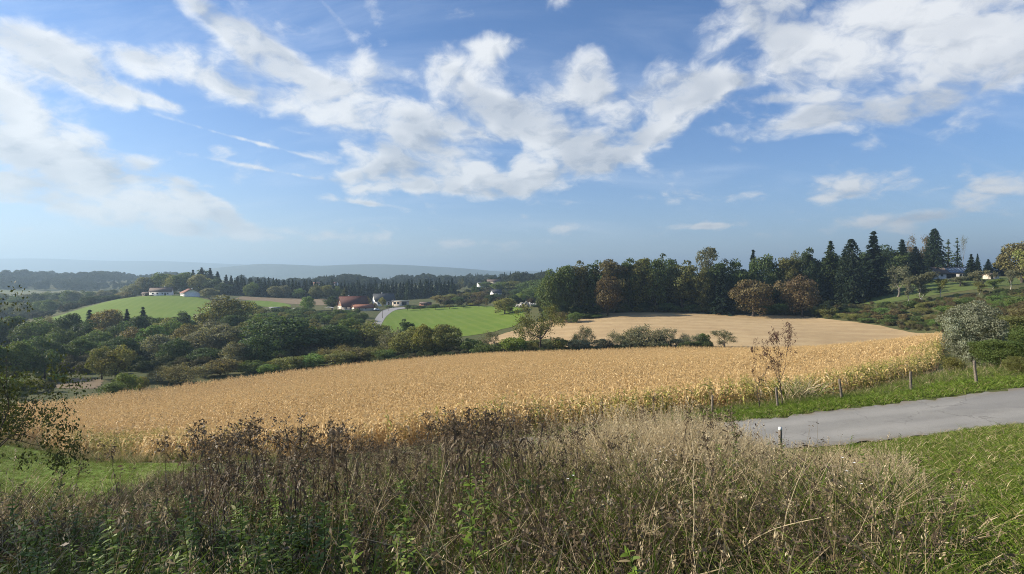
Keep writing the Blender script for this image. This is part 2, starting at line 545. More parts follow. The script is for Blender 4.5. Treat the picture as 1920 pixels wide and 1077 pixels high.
# ------------------------------------------------------------------ scatter of instances (ground cover only)
def scatter(name, pts, protos, rot, scl, idx):
    """one object whose points carry copies of small plant meshes"""
    pts = np.asarray(pts, np.float32)
    me = bpy.data.meshes.new(name)
    me.vertices.add(len(pts))
    me.vertices.foreach_set('co', pts.ravel())
    a = me.attributes.new('i_rot', 'FLOAT_VECTOR', 'POINT')
    a.data.foreach_set('vector', np.asarray(rot, np.float32).ravel())
    a = me.attributes.new('i_scl', 'FLOAT', 'POINT')
    a.data.foreach_set('value', np.asarray(scl, np.float32))
    a = me.attributes.new('i_idx', 'INT', 'POINT')
    a.data.foreach_set('value', np.asarray(idx, np.int32))
    o = put(name, me)
    cl = bpy.data.collections.new(name + '_kinds')
    for i, pm in enumerate(protos):
        cl.objects.link(bpy.data.objects.new('%s_kind_%02d' % (name, i), pm))
    gt = bpy.data.node_groups.new(name + '_scatter', 'GeometryNodeTree')
    gt.interface.new_socket('Geometry', in_out='INPUT', socket_type='NodeSocketGeometry')
    gt.interface.new_socket('Geometry', in_out='OUTPUT', socket_type='NodeSocketGeometry')
    gi, go = gt.nodes.new('NodeGroupInput'), gt.nodes.new('NodeGroupOutput')
    ci = gt.nodes.new('GeometryNodeCollectionInfo')
    ci.inputs['Collection'].default_value = cl
    ci.inputs['Separate Children'].default_value = True
    ci.inputs['Reset Children'].default_value = True
    ip = gt.nodes.new('GeometryNodeInstanceOnPoints')
    ip.inputs['Pick Instance'].default_value = True

    def attr(nm, ty):
        d = gt.nodes.new('GeometryNodeInputNamedAttribute')
        d.data_type = ty
        d.inputs['Name'].default_value = nm
        return [s for s in d.outputs if s.enabled and s.name == 'Attribute'][0]
    er = gt.nodes.new('FunctionNodeEulerToRotation')
    L = gt.links.new
    L(attr('i_rot', 'FLOAT_VECTOR'), er.inputs[0])
    L(gi.outputs[0], ip.inputs['Points'])
    L(ci.outputs[0], ip.inputs['Instance'])
    L(attr('i_idx', 'INT'), ip.inputs['Instance Index'])
    L(er.outputs[0], ip.inputs['Rotation'])
    L(attr('i_scl', 'FLOAT'), ip.inputs['Scale'])
    L(ip.outputs[0], go.inputs[0])
    md = o.modifiers.new('scatter', 'NODES')
    md.node_group = gt
    return o


def in_poly(x, y, poly):
    inside = np.zeros(len(x), bool)
    n = len(poly)
    for i in range(n):
        x1, y1 = poly[i]
        x2, y2 = poly[(i + 1) % n]
        if y1 == y2:
            continue
        c = ((y1 > y) != (y2 > y)) & (x < (x2 - x1) * (y - y1) / (y2 - y1) + x1)
        inside ^= c
    return inside


def world_poly(pp):
    """outline given as (px, depth) -> world x, y"""
    return [(at(px, D), D) for px, D in pp]


def refine(poly, step):
    out = []
    for i in range(len(poly)):
        a, b = np.array(poly[i]), np.array(poly[(i + 1) % len(poly)])
        k = max(1, int(np.linalg.norm(b - a) / step))
        for j in range(k):
            out.append(tuple(a + (b - a) * j / k))
    return out


def smooth_poly(poly, it=2):
    for _ in range(it):
        n = len(poly)
        q = []
        for i in range(n):
            a, b = np.array(poly[i]), np.array(poly[(i + 1) % n])
            q += [tuple(a * .75 + b * .25), tuple(a * .25 + b * .75)]
        poly = q
    return poly


def sheet(name, poly, step, lift, mat, rng=None, jitter=0.0):
    """a patch of ground with a clean outline, laid on the terrain"""
    edge = refine(poly, step)
    if jitter and rng is not None:
        edge = [(x + rng.normal(0, jitter), y + rng.normal(0, jitter)) for x, y in edge]
    e = np.array(edge)
    xs = np.arange(e[:, 0].min(), e[:, 0].max(), step)
    ys = np.arange(e[:, 1].min(), e[:, 1].max(), step)
    gx, gy = np.meshgrid(xs, ys)
    gx = gx.ravel() + (np.arange(gx.size) % 7) * step * 0.02
    gy = gy.ravel()
    k = in_poly(gx, gy, edge)
    pts = [Vector(p) for p in edge] + [Vector((a, b)) for a, b in zip(gx[k], gy[k])]
    ne = len(edge)
    v2, _, f, _, _, _ = geometry.delaunay_2d_cdt(pts, [], [list(range(ne))], 1, 1e-5)
    v2 = np.array([(p.x, p.y) for p in v2])
    z = H(v2[:, 0], v2[:, 1]) + lift
    me = make_mesh(name, np.column_stack([v2, z]), tris=np.array([t for t in f if len(t) == 3]), smooth=True)
    # faces must look up
    if len(me.polygons) and me.polygons[0].normal.z < 0:
        me.flip_normals()
    o = put(name, me, mat)
    return o

# ------------------------------------------------------------------ the ground
rng = np.random.default_rng(7)
M_rough = ground_mat('rough_grass', [(0.055, 0.075, 0.022), (0.085, 0.09, 0.03), (0.11, 0.095, 0.045)], (0.03, 0.4, 8.0))
M_meadow = ground_mat('meadow_grass', [(0.095, 0.165, 0.016), (0.12, 0.185, 0.020), (0.135, 0.18, 0.028)], (0.035, 0.35, 6.0), bump=0.3, stripes=(20, 6, 0.35, (0.165, 0.215, 0.04)))
M_bankgrass = ground_mat('bank_grass', [(0.06, 0.10, 0.014), (0.085, 0.125, 0.018), (0.12, 0.11, 0.035)], (0.3, 2.0, 22.0))
M_soil = ground_mat('dry_soil', [(0.19, 0.145, 0.09), (0.23, 0.18, 0.115), (0.17, 0.125, 0.08)], (0.03, 0.3, 5.0))
M_stubble = ground_mat('stubble', [(0.38, 0.275, 0.145), (0.44, 0.325, 0.175), (0.32, 0.225, 0.12)], (0.02, 0.22, 4.0), stripes=(66, 10, 0.32, (0.50, 0.385, 0.22)))
M_cornsoil = ground_mat('corn_litter', [(0.17, 0.12, 0.06), (0.22, 0.155, 0.075), (0.13, 0.095, 0.05)], (0.1, 1.0, 9.0))
M_farfield = ground_mat('far_field', [(0.10, 0.13, 0.05), (0.13, 0.14, 0.06), (0.16, 0.14, 0.08)], (0.002, 0.01, 0.3))


def make_ground():
    th = np.concatenate([np.linspace(-math.pi, -1.0, 40, endpoint=False), np.linspace(-1.0, 1.0, 420), np.linspace(1.0, math.pi, 41)[1:-1]])
    lr = np.concatenate([np.linspace(math.log(0.4), math.log(30), 110, endpoint=False), np.linspace(math.log(30), math.log(700), 190, endpoint=False), np.linspace(math.log(700), math.log(16000), 60)])
    T, Lr = np.meshgrid(th, lr)
    r = np.exp(Lr)
    x, y = (r * np.sin(T)).ravel(), (r * np.cos(T)).ravel()
    z = H(x, y)
    rr = r.ravel()
    # small unevenness close by
    z += np.where(rr < 60, 0.03 * np.sin(x * 2.1 + np.sin(y * 1.7)) * np.sin(y * 2.6 + np.cos(x * 1.3)) * np.clip(rr / 3 - .3, 0, 1), 0)
    n, m = len(th), len(lr)
    i = np.arange(m - 1)[:, None] * n
    j = np.arange(n)[None]
    k = (j + 1) % n
    Q = np.stack([i + j, i + k, i + n + k, i + n + j], -1).reshape(-1, 4)
    V = np.column_stack([x, y, z])
    V = np.vstack([V, [0, 0, -1.75]])
    T3 = np.stack([np.full(n, len(V) - 1), (np.arange(n) + 1) % n, np.arange(n)], 1)
    me = make_mesh('ground', V, Q[:, ::-1], T3[:, ::-1], smooth=True)
    if me.polygons[len(me.polygons) // 2].normal.z < 0:
        me.flip_normals()
    o = put('ground', me, M_rough)
    tag(o, 'rough grassy ground falling from the bank into the wooded valley', kind='structure')


make_ground()

CORN = smooth_poly(world_poly([(-110, 49), (40, 45.5), (150, 41.5), (250, 37), (400, 33.5), (600, 33), (960, 32.5), (1200, 32.5), (1400, 33), (1520, 35), (1620, 41), (1710, 51), (1770, 66), (1768, 90), (1764, 119), (1600, 128), (1400, 135), (1100, 140), (900, 140), (700, 135), (480, 125), (300, 110), (140, 85), (40, 78), (-110, 64)]), 1)
STUBBLE = world_poly([(872, 184), (905, 205), (955, 224), (1005, 243), (1050, 246), (1075, 247), (1150, 248), (1240, 246), (1400, 241), (1500, 233), (1560, 213), (1650, 189), (1760, 160), (1800, 140), (1764, 122), (1600, 131), (1400, 138), (1100, 143), (1035, 152), (1035, 190), (960, 190), (900, 176)])
M_asphalt = plain_mat('worn_asphalt', (0.20, 0.195, 0.19), 0.9, 1.3, 0.12, 0.25, 0.25, detail=9)


def asphalt():
    m, N, out = new_mat('asphalt_path')
    pos = N.n('ShaderNodeNewGeometry').outputs['Position']
    a = N.smooth(N.noise(pos, 0.5, 5, 0.6), 0.3, 0.7)
    b = N.noise(pos, 55.0, 3, 0.7)
    cr = N.smooth(N.noise(pos, 1.4, 8, 0.65, 1.0), 0.56, 0.60)
    c = N.mix(a, col(0.172, 0.17, 0.158), col(0.21, 0.207, 0.19))
    c = N.mix(N.m('MULTIPLY', cr, 0.25), c, col(0.14, 0.135, 0.125))
    tt = N.n('ShaderNodeAttribute', attribute_name='tint').outputs['Fac']
    at2 = N.m('ABSOLUTE', tt)
    wheel = N.m('MULTIPLY', N.smooth(at2, .18, .38), N.m('SUBTRACT', 1.0, N.smooth(at2, .5, .72)))
    c = N.mix(N.m('MULTIPLY', wheel, .35), c, col(0.27, 0.265, 0.245))
    patch = N.n('ShaderNodeTexVoronoi', feature='F1')
    N.put(patch.inputs['Vector'], N.vm('MULTIPLY', pos, (.16, .42, 0)))
    patch.inputs['Scale'].default_value = 1.0
    pc = N.n('ShaderNodeSeparateColor')
    N.put(pc.inputs[0], patch.outputs['Color'])
    c = N.mix(N.m('MULTIPLY', N.smooth(pc.outputs[0], .72, .76), .5), c, col(0.15, 0.148, 0.142))
    ck = N.n('ShaderNodeTexVoronoi', feature='DISTANCE_TO_EDGE')
    N.put(ck.inputs['Vector'], N.vm('ADD', pos, N.vm('SCALE', N.noise(pos, 1.6, 4, .6, out=1), scale=.9)))
    ck.inputs['Scale'].default_value = .45
    crack = N.m('MULTIPLY', N.m('SUBTRACT', 1.0, N.smooth(ck.outputs['Distance'], .004, .016)), N.smooth(N.noise(pos, .35, 2, .5), .42, .56))
    c = N.mix(N.m('MULTIPLY', crack, .4), c, col(0.06, 0.058, 0.052))
    dirt = N.m('MULTIPLY', N.smooth(at2, .72, 1.0), N.smooth(N.noise(pos, 2.6, 6, .7), .35, .62))
    c = N.mix(N.m('MULTIPLY', dirt, .85), c, col(0.15, 0.125, 0.085))
    spk = N.smooth(N.noise(pos, 16.0, 2, .5), .70, .74)
    c = N.mix(N.m('MULTIPLY', spk, .6), c, col(0.16, 0.11, 0.05))
    c = N.vm('SCALE', c, scale=N.m('MULTIPLY_ADD', b, 1.1, 0.45))
    bs = N.n('ShaderNodeBsdfPrincipled')
    N.put(bs.inputs['Base Color'], c)
    bs.inputs['Roughness'].default_value = 0.85
    bs.inputs['Specular IOR Level'].default_value = 0.3
    bp = N.n('ShaderNodeBump')
    bp.inputs['Strength'].default_value = 0.5
    bp.inputs['Distance'].default_value = 0.008
    N.put(bp.inputs['Height'], b)
    N.t.links.new(bp.outputs[0], bs.inputs['Normal'])
    N.t.links.new(bs.outputs[0], out.inputs[0])
    return m


M_path = asphalt()


def strip(name, near, far, k, lift, mat):
    """a lane: two edges in (px, depth), cross-section levelled a little"""
    def res(e):
        p = np.array(world_poly(e))
        d = np.concatenate([[0], np.cumsum(np.linalg.norm(np.diff(p, axis=0), axis=1))])
        t = np.linspace(0, d[-1], k)
        for _ in range(1):
            x, y = np.interp(t, d, p[:, 0]), np.interp(t, d, p[:, 1])
        w = np.hanning(9)
        w /= w.sum()
        f = lambda q: np.convolve(np.pad(q, 4, mode='reflect', reflect_type='odd'), w, 'valid')
        return f(x), f(y)
    ax, ay = res(near)
    bx, by = res(far[::-1])
    m = 8
    t = np.linspace(0, 1, m)[None]
    wob = np.zeros((k, m))
    wob[:, 0] = np.convolve(rng.normal(0, .16, k), [.3, .4, .3], 'same')
    wob[:, -1] = np.convolve(rng.normal(0, .16, k), [.3, .4, .3], 'same')
    X = ax[:, None] * (1 - t) + bx[:, None] * t
    Y = ay[:, None] * (1 - t) + by[:, None] * t + wob
    Z = H(X.ravel(), Y.ravel()).reshape(k, m) + lift
    V = np.stack([X, Y, Z], -1).reshape(-1, 3)
    i = np.arange(k - 1)[:, None] * m
    j = np.arange(m - 1)[None]
    Q = np.stack([i + j, i + m + j, i + m + j + 1, i + j + 1], -1).reshape(-1, 4)
    me = make_mesh(name, V, Q, smooth=True)
    if me.polygons[0].normal.z < 0:
        me.flip_normals()
    return put(name, me, mat)




def lane():
    x = np.linspace(-1.5, 45, 190)
    yc = np.interp(x, _bx, _bD)
    dy = np.gradient(yc, x)
    m = 9
    t = np.linspace(-1, 1, m)[None]
    hw = 2.25 + np.zeros((190, 1))
    wob = np.zeros((190, m))
    for c in (0, -1):
        wob[:, c] = np.convolve(rng.normal(0, .14, 190), [.1, .8, .1], 'same')
    off = t * hw + wob
    nx, ny = -dy / np.hypot(1, dy), 1 / np.hypot(1, dy)
    X = x[:, None] + off * nx[:, None]
    Y = yc[:, None] + off * ny[:, None]
    Z = H(X.ravel(), Y.ravel()).reshape(X.shape) + .05 + .03 * (1 - t * t)
    V = np.stack([X, Y, Z], -1).reshape(-1, 3)
    i = np.arange(189)[:, None] * m
    j = np.arange(m - 1)[None]
    Q = np.stack([i + j, i + m + j, i + m + j + 1, i + j + 1], -1).reshape(-1, 4)
    me = make_mesh('path', V, Q, tint=np.broadcast_to(t, X.shape).ravel(), smooth=True)
    if me.polygons[0].normal.z < 0:
        me.flip_normals()
    return put('path', me, M_path)


o = lane()
tag(o, 'grey asphalt lane curving along the foot of the grassy bank', kind='structure')
o = sheet('corn_ground', CORN, 2.5, 0.03, M_cornsoil)
tag(o, 'dry litter and soil under the ripe corn', kind='structure')
o = sheet('stubble_field', STUBBLE, 3.0, 0.05, M_stubble, rng, 0.35)
tag(o, 'pale harvested stubble field below the dark wood', kind='structure')

MEADOW_L = smooth_poly(world_poly([(20, 300), (60, 335), (110, 360), (150, 385), (190, 405), (230, 425), (300, 428), (370, 426), (400, 400), (400, 330), (350, 280), (200, 270), (90, 275)]), 1)
o = sheet('hill_meadow', MEADOW_L, 6, 0.12, M_meadow, rng, .8)
tag(o, 'smooth green meadow on the hill below the two white houses', kind='structure')
MEADOW_C = smooth_poly(world_poly([(700, 255), (712, 300), (735, 342), (760, 358), (800, 362), (900, 356), (960, 320), (985, 290), (985, 252), (940, 233), (860, 217), (740, 220)]), 1)
o = sheet('valley_meadow', MEADOW_C, 5, 0.12, M_meadow, rng, .8)
tag(o, 'bright green meadow beside the farm road', kind='structure')
o = sheet('small_meadow', smooth_poly(world_poly([(465, 380), (455, 420), (500, 430), (545, 405), (545, 372)]), 1), 5, 0.12, M_meadow)
tag(o, 'narrow green strip below the brown ploughed field', kind='structure')
o = sheet('ploughed_field', world_poly([(440, 432), (455, 470), (600, 476), (665, 470), (670, 415), (600, 398), (520, 412)]), 6, 0.10, M_soil)
tag(o, 'brown ploughed field in front of the spruce wood', kind='structure')
o = sheet('bare_field', world_poly([(90, 108), (118, 121), (150, 125), (178, 124), (196, 117), (186, 109), (150, 106)]), 1.5, 0.06, M_soil, rng, .5)
tag(o, 'small bare field beyond the far corner of the corn', kind='structure')
o = sheet('corner_meadow', smooth_poly(world_poly([(-320, 20), (-300, 47), (60, 44), (130, 41), (190, 38.5), (260, 35), (360, 32), (350, 24), (280, 17), (180, 12.5), (0, 11.5), (-200, 12)]), 1), 1.2, 0.04, M_meadow)
tag(o, 'bright mown grass beside the left end of the corn', kind='structure')
o = sheet('far_bare_field', world_poly([(150, 700), (160, 770), (240, 770), (235, 690)]), 20, 0.2, M_soil)
tag(o, 'thin brown field strip among far woods', kind='structure')
o = sheet('far_grassland', world_poly([(-150, 560), (-150, 1050), (140, 1000), (110, 640)]), 20, 0.2, M_farfield)
tag(o, 'pale far fields in the valley to the left', kind='structure')
HILL_LAWN = smooth_poly(world_poly([(1600, 236), (1640, 262), (1700, 274), (1760, 285), (1850, 285), (1920, 262), (1920, 222), (1800, 222), (1690, 222)]), 1)
M_lawn = ground_mat('hill_lawn_grass', [(0.075, 0.115, 0.026), (0.095, 0.13, 0.03), (0.11, 0.12, 0.045)], (0.03, 0.3, 5.0), bump=0.3)
o = sheet('lawn', HILL_LAWN, 3, 0.08, M_lawn)
tag(o, 'sloping lawn below the long house with solar panels', kind='structure')
M_road = plain_mat('pale_road', (0.26, 0.255, 0.25), 0.9, 0.8, 0.1)
o = strip('road', [(690, 245), (697, 268), (705, 300), (716, 335), (724, 356), (735, 372)], [(775, 374), (745, 355), (736, 335), (722, 300), (713, 268), (706, 245)], 40, 0.2, M_road)
tag(o, 'grey farm road climbing to the red roofed house', kind='structure')
o = sheet('farmyard', world_poly([(728, 356), (735, 376), (800, 384), (815, 372), (765, 364)]), 4, 0.16, M_road)
tag(o, 'grey yard in front of the white gabled house', kind='structure')


o = sheet('bank', smooth_poly(world_poly([(1330, 18.5), (1700, 20.2), (1920, 20.0), (2700, 17.5), (2600, 6), (1900, 2.6), (1720, 3.5), (1600, 8), (1480, 13)]), 1), .7, 0.035, M_bankgrass)
tag(o, 'mown grassy bank between the weeds and the path', kind='structure')


# ------------------------------------------------------------------ distant hills
def ridge(name, D, outline, mat, label, seed):
    rg = np.random.default_rng(seed)
    px = np.linspace(outline[0][0], outline[-1][0], 260)
    py = np.interp(px, [p[0] for p in outline], [p[1] for p in outline])
    w = np.hanning(15)
    w /= w.sum()
    py = np.convolve(np.pad(py, 7, mode='edge'), w, 'valid')
    prof = [(-0.26, 0.0), (-0.2, .18), (-.13, .42), (-.07, .72), (-.03, .93), (0, 1), (.05, .9), (.12, .6), (.2, .0)]
    rows = []
    for f, h in prof:
        d = D * (1 + f)
        x = (px - CX) / F * D
        ph = np.sin(px * .021 + f * 30) * .5 + np.sin(px * .047 - f * 51) * .3
        top = (CY - py) / F * D
        z = -110 + (top + 110) * np.clip(h + (0 if f == 0 else 0.06 * ph * (h > 0)), 0, 1)
        rows.append(np.column_stack([x, np.full(len(px), d) + ph * D * .01 * (f != 0), z]))
    n = len(px)
    V = np.concatenate(rows)
    i = np.arange(len(prof) - 1)[:, None] * n
    j = np.arange(n - 1)[None]
    Q = np.stack([i + j, i + j + 1, i + n + j + 1, i + n + j], -1).reshape(-1, 4)
    me = make_mesh(name, V, Q, smooth=True)
    o = put(name, me, mat)
    tag(o, label, kind='structure')


M_ridge = ground_mat('wooded_hill', [(0.04, 0.06, 0.03), (0.055, 0.075, 0.035), (0.08, 0.085, 0.04)], (0.0006, 0.003, 0.02), bump=0.2)
ridge('hills', 5000, [(250, 520), (330, 512), (390, 506), (440, 499), (490, 494.5), (560, 497), (600, 499), (650, 496.5), (700, 495.5), (760, 497), (810, 500), (850, 502), (900, 506), (960, 512), (1030, 517), (1150, 521), (1500, 524)], M_ridge, 'blue wooded ridge behind the spruce wood, nearest of the hills', 3)
ridge('hills', 7600, [(-1400, 492), (-700, 486), (-200, 488), (0, 486), (40, 484), (80, 483.5), (130, 486), (180, 490), (215, 491), (260, 489), (310, 488.5), (360, 492), (420, 495), (520, 499), (640, 500), (760, 503), (860, 509), (920, 508), (980, 506.5), (1040, 509), (1120, 512), (1300, 508), (1700, 505), (2600, 500), (3600, 498)], M_ridge, 'pale hazy range of hills along the horizon', 5)

# ------------------------------------------------------------------ plant prototypes (unit height, base at the origin)
M_leaf = leaf_mat('foliage', None, 0.36, 0.6, 0.9, 0.2)
M_bark = plain_mat('bark', (0.075, 0.06, 0.048), 0.9, 6.0, 0.35, 0.5, 0.15, objcoord=True)
M_paletwig = plain_mat('grey_bark', (0.16, 0.14, 0.12), 0.9, 6.0, 0.3, 0.3, 0.15, objcoord=True)
M_birch = plain_mat('birch_bark', (0.52, 0.50, 0.46), 0.75, 9.0, 0.3, 0.2, 0.25, objcoord=True, c2=(0.32, 0.30, 0.27))

PROTO = {}


def limb_curve(a, b, rg, bow, n=5):
    a, b = np.asarray(a, float), np.asarray(b, float)
    t = np.linspace(0, 1, n)[:, None]
    side = rg.normal(0, 1, 3) * bow * np.linalg.norm(b - a)
    return a + (b - a) * t + side * np.sin(t * math.pi) + np.array([0, 0, 1]) * bow * 0.6 * np.linalg.norm(b - a) * np.sin(t * math.pi)


def leaf_cloud(mb, cc, rc, n, size, rg, centre, tint, flat=0.75, droop=0.0, elong=1.7):
    d = unit(rg.normal(0, 1, (n, 3)))
    outw = unit(np.asarray(cc) - np.asarray(centre)) if np.linalg.norm(np.asarray(cc) - np.asarray(centre)) > 1e-6 else np.zeros(3)
    d = unit(d + outw * 0.45 + np.array([0, 0, 0.25]))
    r = rc * rg.uniform(0.35, 1.0, (n, 1)) ** 0.6
    pos = np.asarray(cc) + d * r * np.array([1, 1, flat])
    nrm = unit(d + rg.normal(0, .65, (n, 3)))
    a = unit(np.cross(nrm, rg.normal(0, 1, (n, 3)))) + np.array([0, 0, -droop])
    b = unit(np.cross(nrm, a))
    s = size * rg.uniform(0.6, 1.35, (n, 1))
    mb.leaves(pos, a * s * 0.5 * elong ** .5, b * s * 0.5 / elong ** .5, np.clip(tint + rg.normal(0, .16, n), 0, 1))


def broadleaf(key, seed, base=0.15, w=0.8, clumps=46, per=95, leaf=0.03, irr=0.25, trunk=0.022, rc=(0.11, 0.2), bark=None, limbs=12, flat=.75, top=1.0, fork=0.45):
    rg = np.random.default_rng(seed)
    cen = np.array([0, 0, base + (1 - base) * 0.52])
    rad = np.array([w / 2, w / 2, (1 - base) / 2])
    lob = rg.normal(0, 1, (6, 3))
    mb, tb = MB(), MB()
    # trunk
    lean = rg.normal(0, .03, 2)
    tz = np.linspace(-0.03, base + (1 - base) * fork, 6)
    tp = np.column_stack([lean[0] * tz + .012 * np.sin(tz * 9 + seed), lean[1] * tz + .012 * np.cos(tz * 7), tz])
    tr = trunk * np.linspace(1.35, .6, 6)
    tr[0] *= 1.35
    tb.tube(tp, tr, 7)
    cs = []
    for k in range(clumps):
        d = unit(rg.normal(0, 1, 3) + np.array([0, 0, .12]))
        # lobes push the outline in and out
        f = 1 + irr * np.tanh(sum(math.sin(3.1 * float(d @ l) + i) for i, l in enumerate(lob)) / 2.2)
        rr = rg.uniform(.25, .85) ** .55 * f * (1 - .3 * max(0.0, d[2] - .55))
        c = cen + d * rad * rr * .86
        q = rg.uniform(*rc) * (0.7 + .5 * w) * (1.1 if rr < .7 else .85)
        c[2] = np.clip(c[2], base + q * .4, 1.04 - q * .75)
        cs.append((c, q))
        leaf_cloud(mb, c, q, int(per * rg.uniform(.7, 1.3)), leaf, rg, cen, rg.uniform(.25, .75), flat)
    hi = max(v[:, 2].max() for v in mb.V)
    for v in mb.V:
        v[:, 2] = base + (v[:, 2] - base) * (1 - base) / (hi - base)
    for c, q in cs[:limbs]:
        k = rg.uniform(.45, 1.0)
        s = np.array([np.interp(k, np.linspace(0, 1, 6), tp[:, i]) for i in range(3)])
        if s[2] > c[2]:
            s = s * np.array([1, 1, 0]) + np.array([0, 0, max(c[2] * .75, base * .5)])
        tb.tube(limb_curve(s, c, rg, .07), trunk * np.array([.55, .42, .3, .2, .08]), 5)
    PROTO[key] = (tb.mesh('trunk', True), mb.mesh('crown'), w, bark or M_bark)


def branching(rg, start, dirn, length, radius, depth, tubes, tips, spread=0.6, up=0.15, shrink=.72, kids=(2, 3), seg=4):
    p = np.asarray(start, float)
    d = unit(np.asarray(dirn, float))
    pts, rads = [p], [radius]
    for i in range(seg):
        d = unit(d + rg.normal(0, .16, 3) + np.array([0, 0, up * .25]))
        p = p + d * length / seg
        pts.append(p)
        rads.append(radius * (1 - .42 * (i + 1) / seg))
    tubes.append((np.array(pts), np.array(rads), depth))
    if depth == 0:
        tips.append((pts[-1], d))
        tips.append((pts[-2], d))
        return
    n = rg.integers(kids[0], kids[1] + 1)
    for k in range(n):
        nd = unit(d + unit(rg.normal(0, 1, 3)) * spread + np.array([0, 0, up]))
        branching(rg, pts[-1], nd, length * shrink * rg.uniform(.8, 1.15), rads[-1] * .72, depth - 1, tubes, tips, spread, up, shrink, kids, seg)
    # a side shoot
    if rg.random() < .8:
        j = rg.integers(1, seg)
        nd = unit(d + unit(rg.normal(0, 1, 3)) * spread * 1.4)
        branching(rg, pts[j], nd, length * shrink * .7, rads[j] * .5, max(0, depth - 2), tubes, tips, spread, up, shrink, kids, seg)


def twiggy(key, seed, stems=1, length=.3, depth=4, radius=.02, spread=.7, up=.12, leaf=.018, per=5, bark=None, lean=.5, kids=(2, 3), shrink=.74, fuzz=.04):
    """open tree or shrub: branches show, few leaves"""
    rg = np.random.default_rng(seed)
    tubes, tips = [], []
    for s in range(stems):
        d = np.array([0, 0, 1.0]) + (rg.normal(0, lean, 3) * [1, 1, 0] if stems > 1 else rg.normal(0, .06, 3))
        branching(rg, rg.normal(0, .02, 3) * [1, 1, 0] * (stems > 1) - np.array([0, 0, .02]), d, length * rg.uniform(.85, 1.15), radius, depth, tubes, tips, spread, up, shrink, kids)
    top = max(t[0][:, 2].max() for t in tubes)
    tb, mb = MB(), MB()
    for p, r, dp in tubes:
        tb.tube(p / top, r / top, 5 if dp > 1 else 3, cap=False)
    T = np.array([t[0] for t in tips]) / top
    w = 2 * np.percentile(np.hypot(T[:, 0], T[:, 1]), 95)
    n = len(T) * per
    k = np.repeat(np.arange(len(T)), per)
    pos = T[k] + rg.normal(0, fuzz, (n, 3))
    nrm = unit(rg.normal(0, 1, (n, 3)) + [0, 0, .4])
    a = unit(np.cross(nrm, rg.normal(0, 1, (n, 3))))
    b = np.cross(nrm, a)
    s = leaf * rg.uniform(.6, 1.3, (n, 1))
    mb.leaves(pos, a * s * .7, b * s * .4, np.clip(rg.normal(.5, .2, n), 0, 1))
    PROTO[key] = (tb.mesh('trunk', True), mb.mesh('crown'), float(w), bark or M_bark)


def conifer(key, seed, w=.36, base=.05, whorls=26, arms=9, cards=9, droop=.28, power=.85, size=.035, round_top=0.0, ragged=.28, bark=None, bare=0.0):
    rg = np.random.default_rng(seed)
    mb, tb = MB(), MB()
    tb.tube(np.column_stack([np.zeros(6), np.zeros(6), np.linspace(-.02, .98, 6)]), .016 * np.linspace(1.3, .12, 6), 6)
    for i in range(whorls):
        t = (i + rg.uniform(0, .8)) / whorls
        z = base + (1 - base) * t
        Rr = w / 2 * ((1 - t) ** power) * (1 + ragged * rg.normal(0, .5))
        if round_top:
            Rr = w / 2 * math.sqrt(max(0, 1 - t ** round_top)) * (1 + ragged * rg.normal(0, .4))
        Rr = max(Rr, .012)
        na = max(3, int(arms * (0.45 + .55 * (1 - t))))
        ph = rg.uniform(0, 6.28)
        for k in range(na):
            if rg.random() < bare:
                continue
            an = ph + k * 2 * math.pi / na + rg.normal(0, .25)
            L = Rr * rg.uniform(.7, 1.12)
            o = np.array([math.cos(an), math.sin(an), 0])
            s = np.linspace(.18, 1, cards)
            q = o[None] * (s * L)[:, None]
            q[:, 2] = z + L * (.25 * s - droop * 2.2 * s * s)
            n = len(s)
            side = np.array([-o[1], o[0], 0])
            sp = rg.normal(0, 1, (n, 1)) * (L * .16 * (1.1 - s))[:, None]
            pos = q + side * sp + rg.normal(0, .006, (n, 3))
            a = unit(o + side * np.sign(sp) * .5 + rg.normal(0, .25, (n, 3)) + np.array([0, 0, -droop * 1.3]))
            b = unit(np.cross(a, rg.normal(0, .5, (n, 3)) + [0, 0, 1]))
            z_ = size * rg.uniform(.7, 1.3, (n, 1)) * (.55 + .7 * (1 - t))
            mb.leaves(pos, a * z_, b * z_ * .42, np.clip(rg.normal(.45, .2) + rg.normal(0, .12, n), 0, 1))
            # hanging sprays
            a2 = unit(np.array([0, 0, -1]) + rg.normal(0, .35, (n, 3)))
            b2 = unit(np.cross(a2, rg.normal(0, 1, (n, 3))))
            mb.leaves(pos + [0, 0, -.008], a2 * z_ * .7, b2 * z_ * .35, np.clip(rg.normal(.35, .15, n), 0, 1))
    PROTO[key] = (tb.mesh('trunk', True), mb.mesh('crown'), w, bark or M_bark)


for i in range(4):
    broadleaf('oak%d' % i, 11 + i, base=.02, w=.92, clumps=64, per=100, leaf=.034, irr=.3, limbs=14)
for i in range(5):
    broadleaf('beech%d' % i, 31 + i, base=.0, w=.62, clumps=64, per=100, leaf=.028, irr=.34, rc=(.09, .17), limbs=14)
for i in range(2):
    broadleaf('airy%d' % i, 51 + i, base=.28, w=.66, clumps=44, per=48, leaf=.026, irr=.32, rc=(.07, .12), limbs=40, trunk=.02)
for i in range(4):
    broadleaf('bush%d' % i, 61 + i, base=-.02, w=1.25, clumps=48, per=95, leaf=.05, irr=.28, rc=(.14, .24), limbs=14, trunk=.02, fork=.15)
for i in range(2):
    broadleaf('tuft%d' % i, 71 + i, base=.3, w=1.0, clumps=26, per=70, leaf=.055, irr=.2, rc=(.15, .22), limbs=8, trunk=.03)
for i in range(3):
    twiggy('scrub%d' % i, 81 + i, stems=7, length=.3, depth=3, radius=.014, spread=.75, up=.1, leaf=.032, per=16, lean=.75, bark=M_paletwig, fuzz=.06)
for i in range(2):
    twiggy('orchard%d' % i, [3017, 3022][i], stems=1, length=.26, depth=5, radius=.03, spread=.85, up=.06, leaf=.03, per=9, bark=M_paletwig)
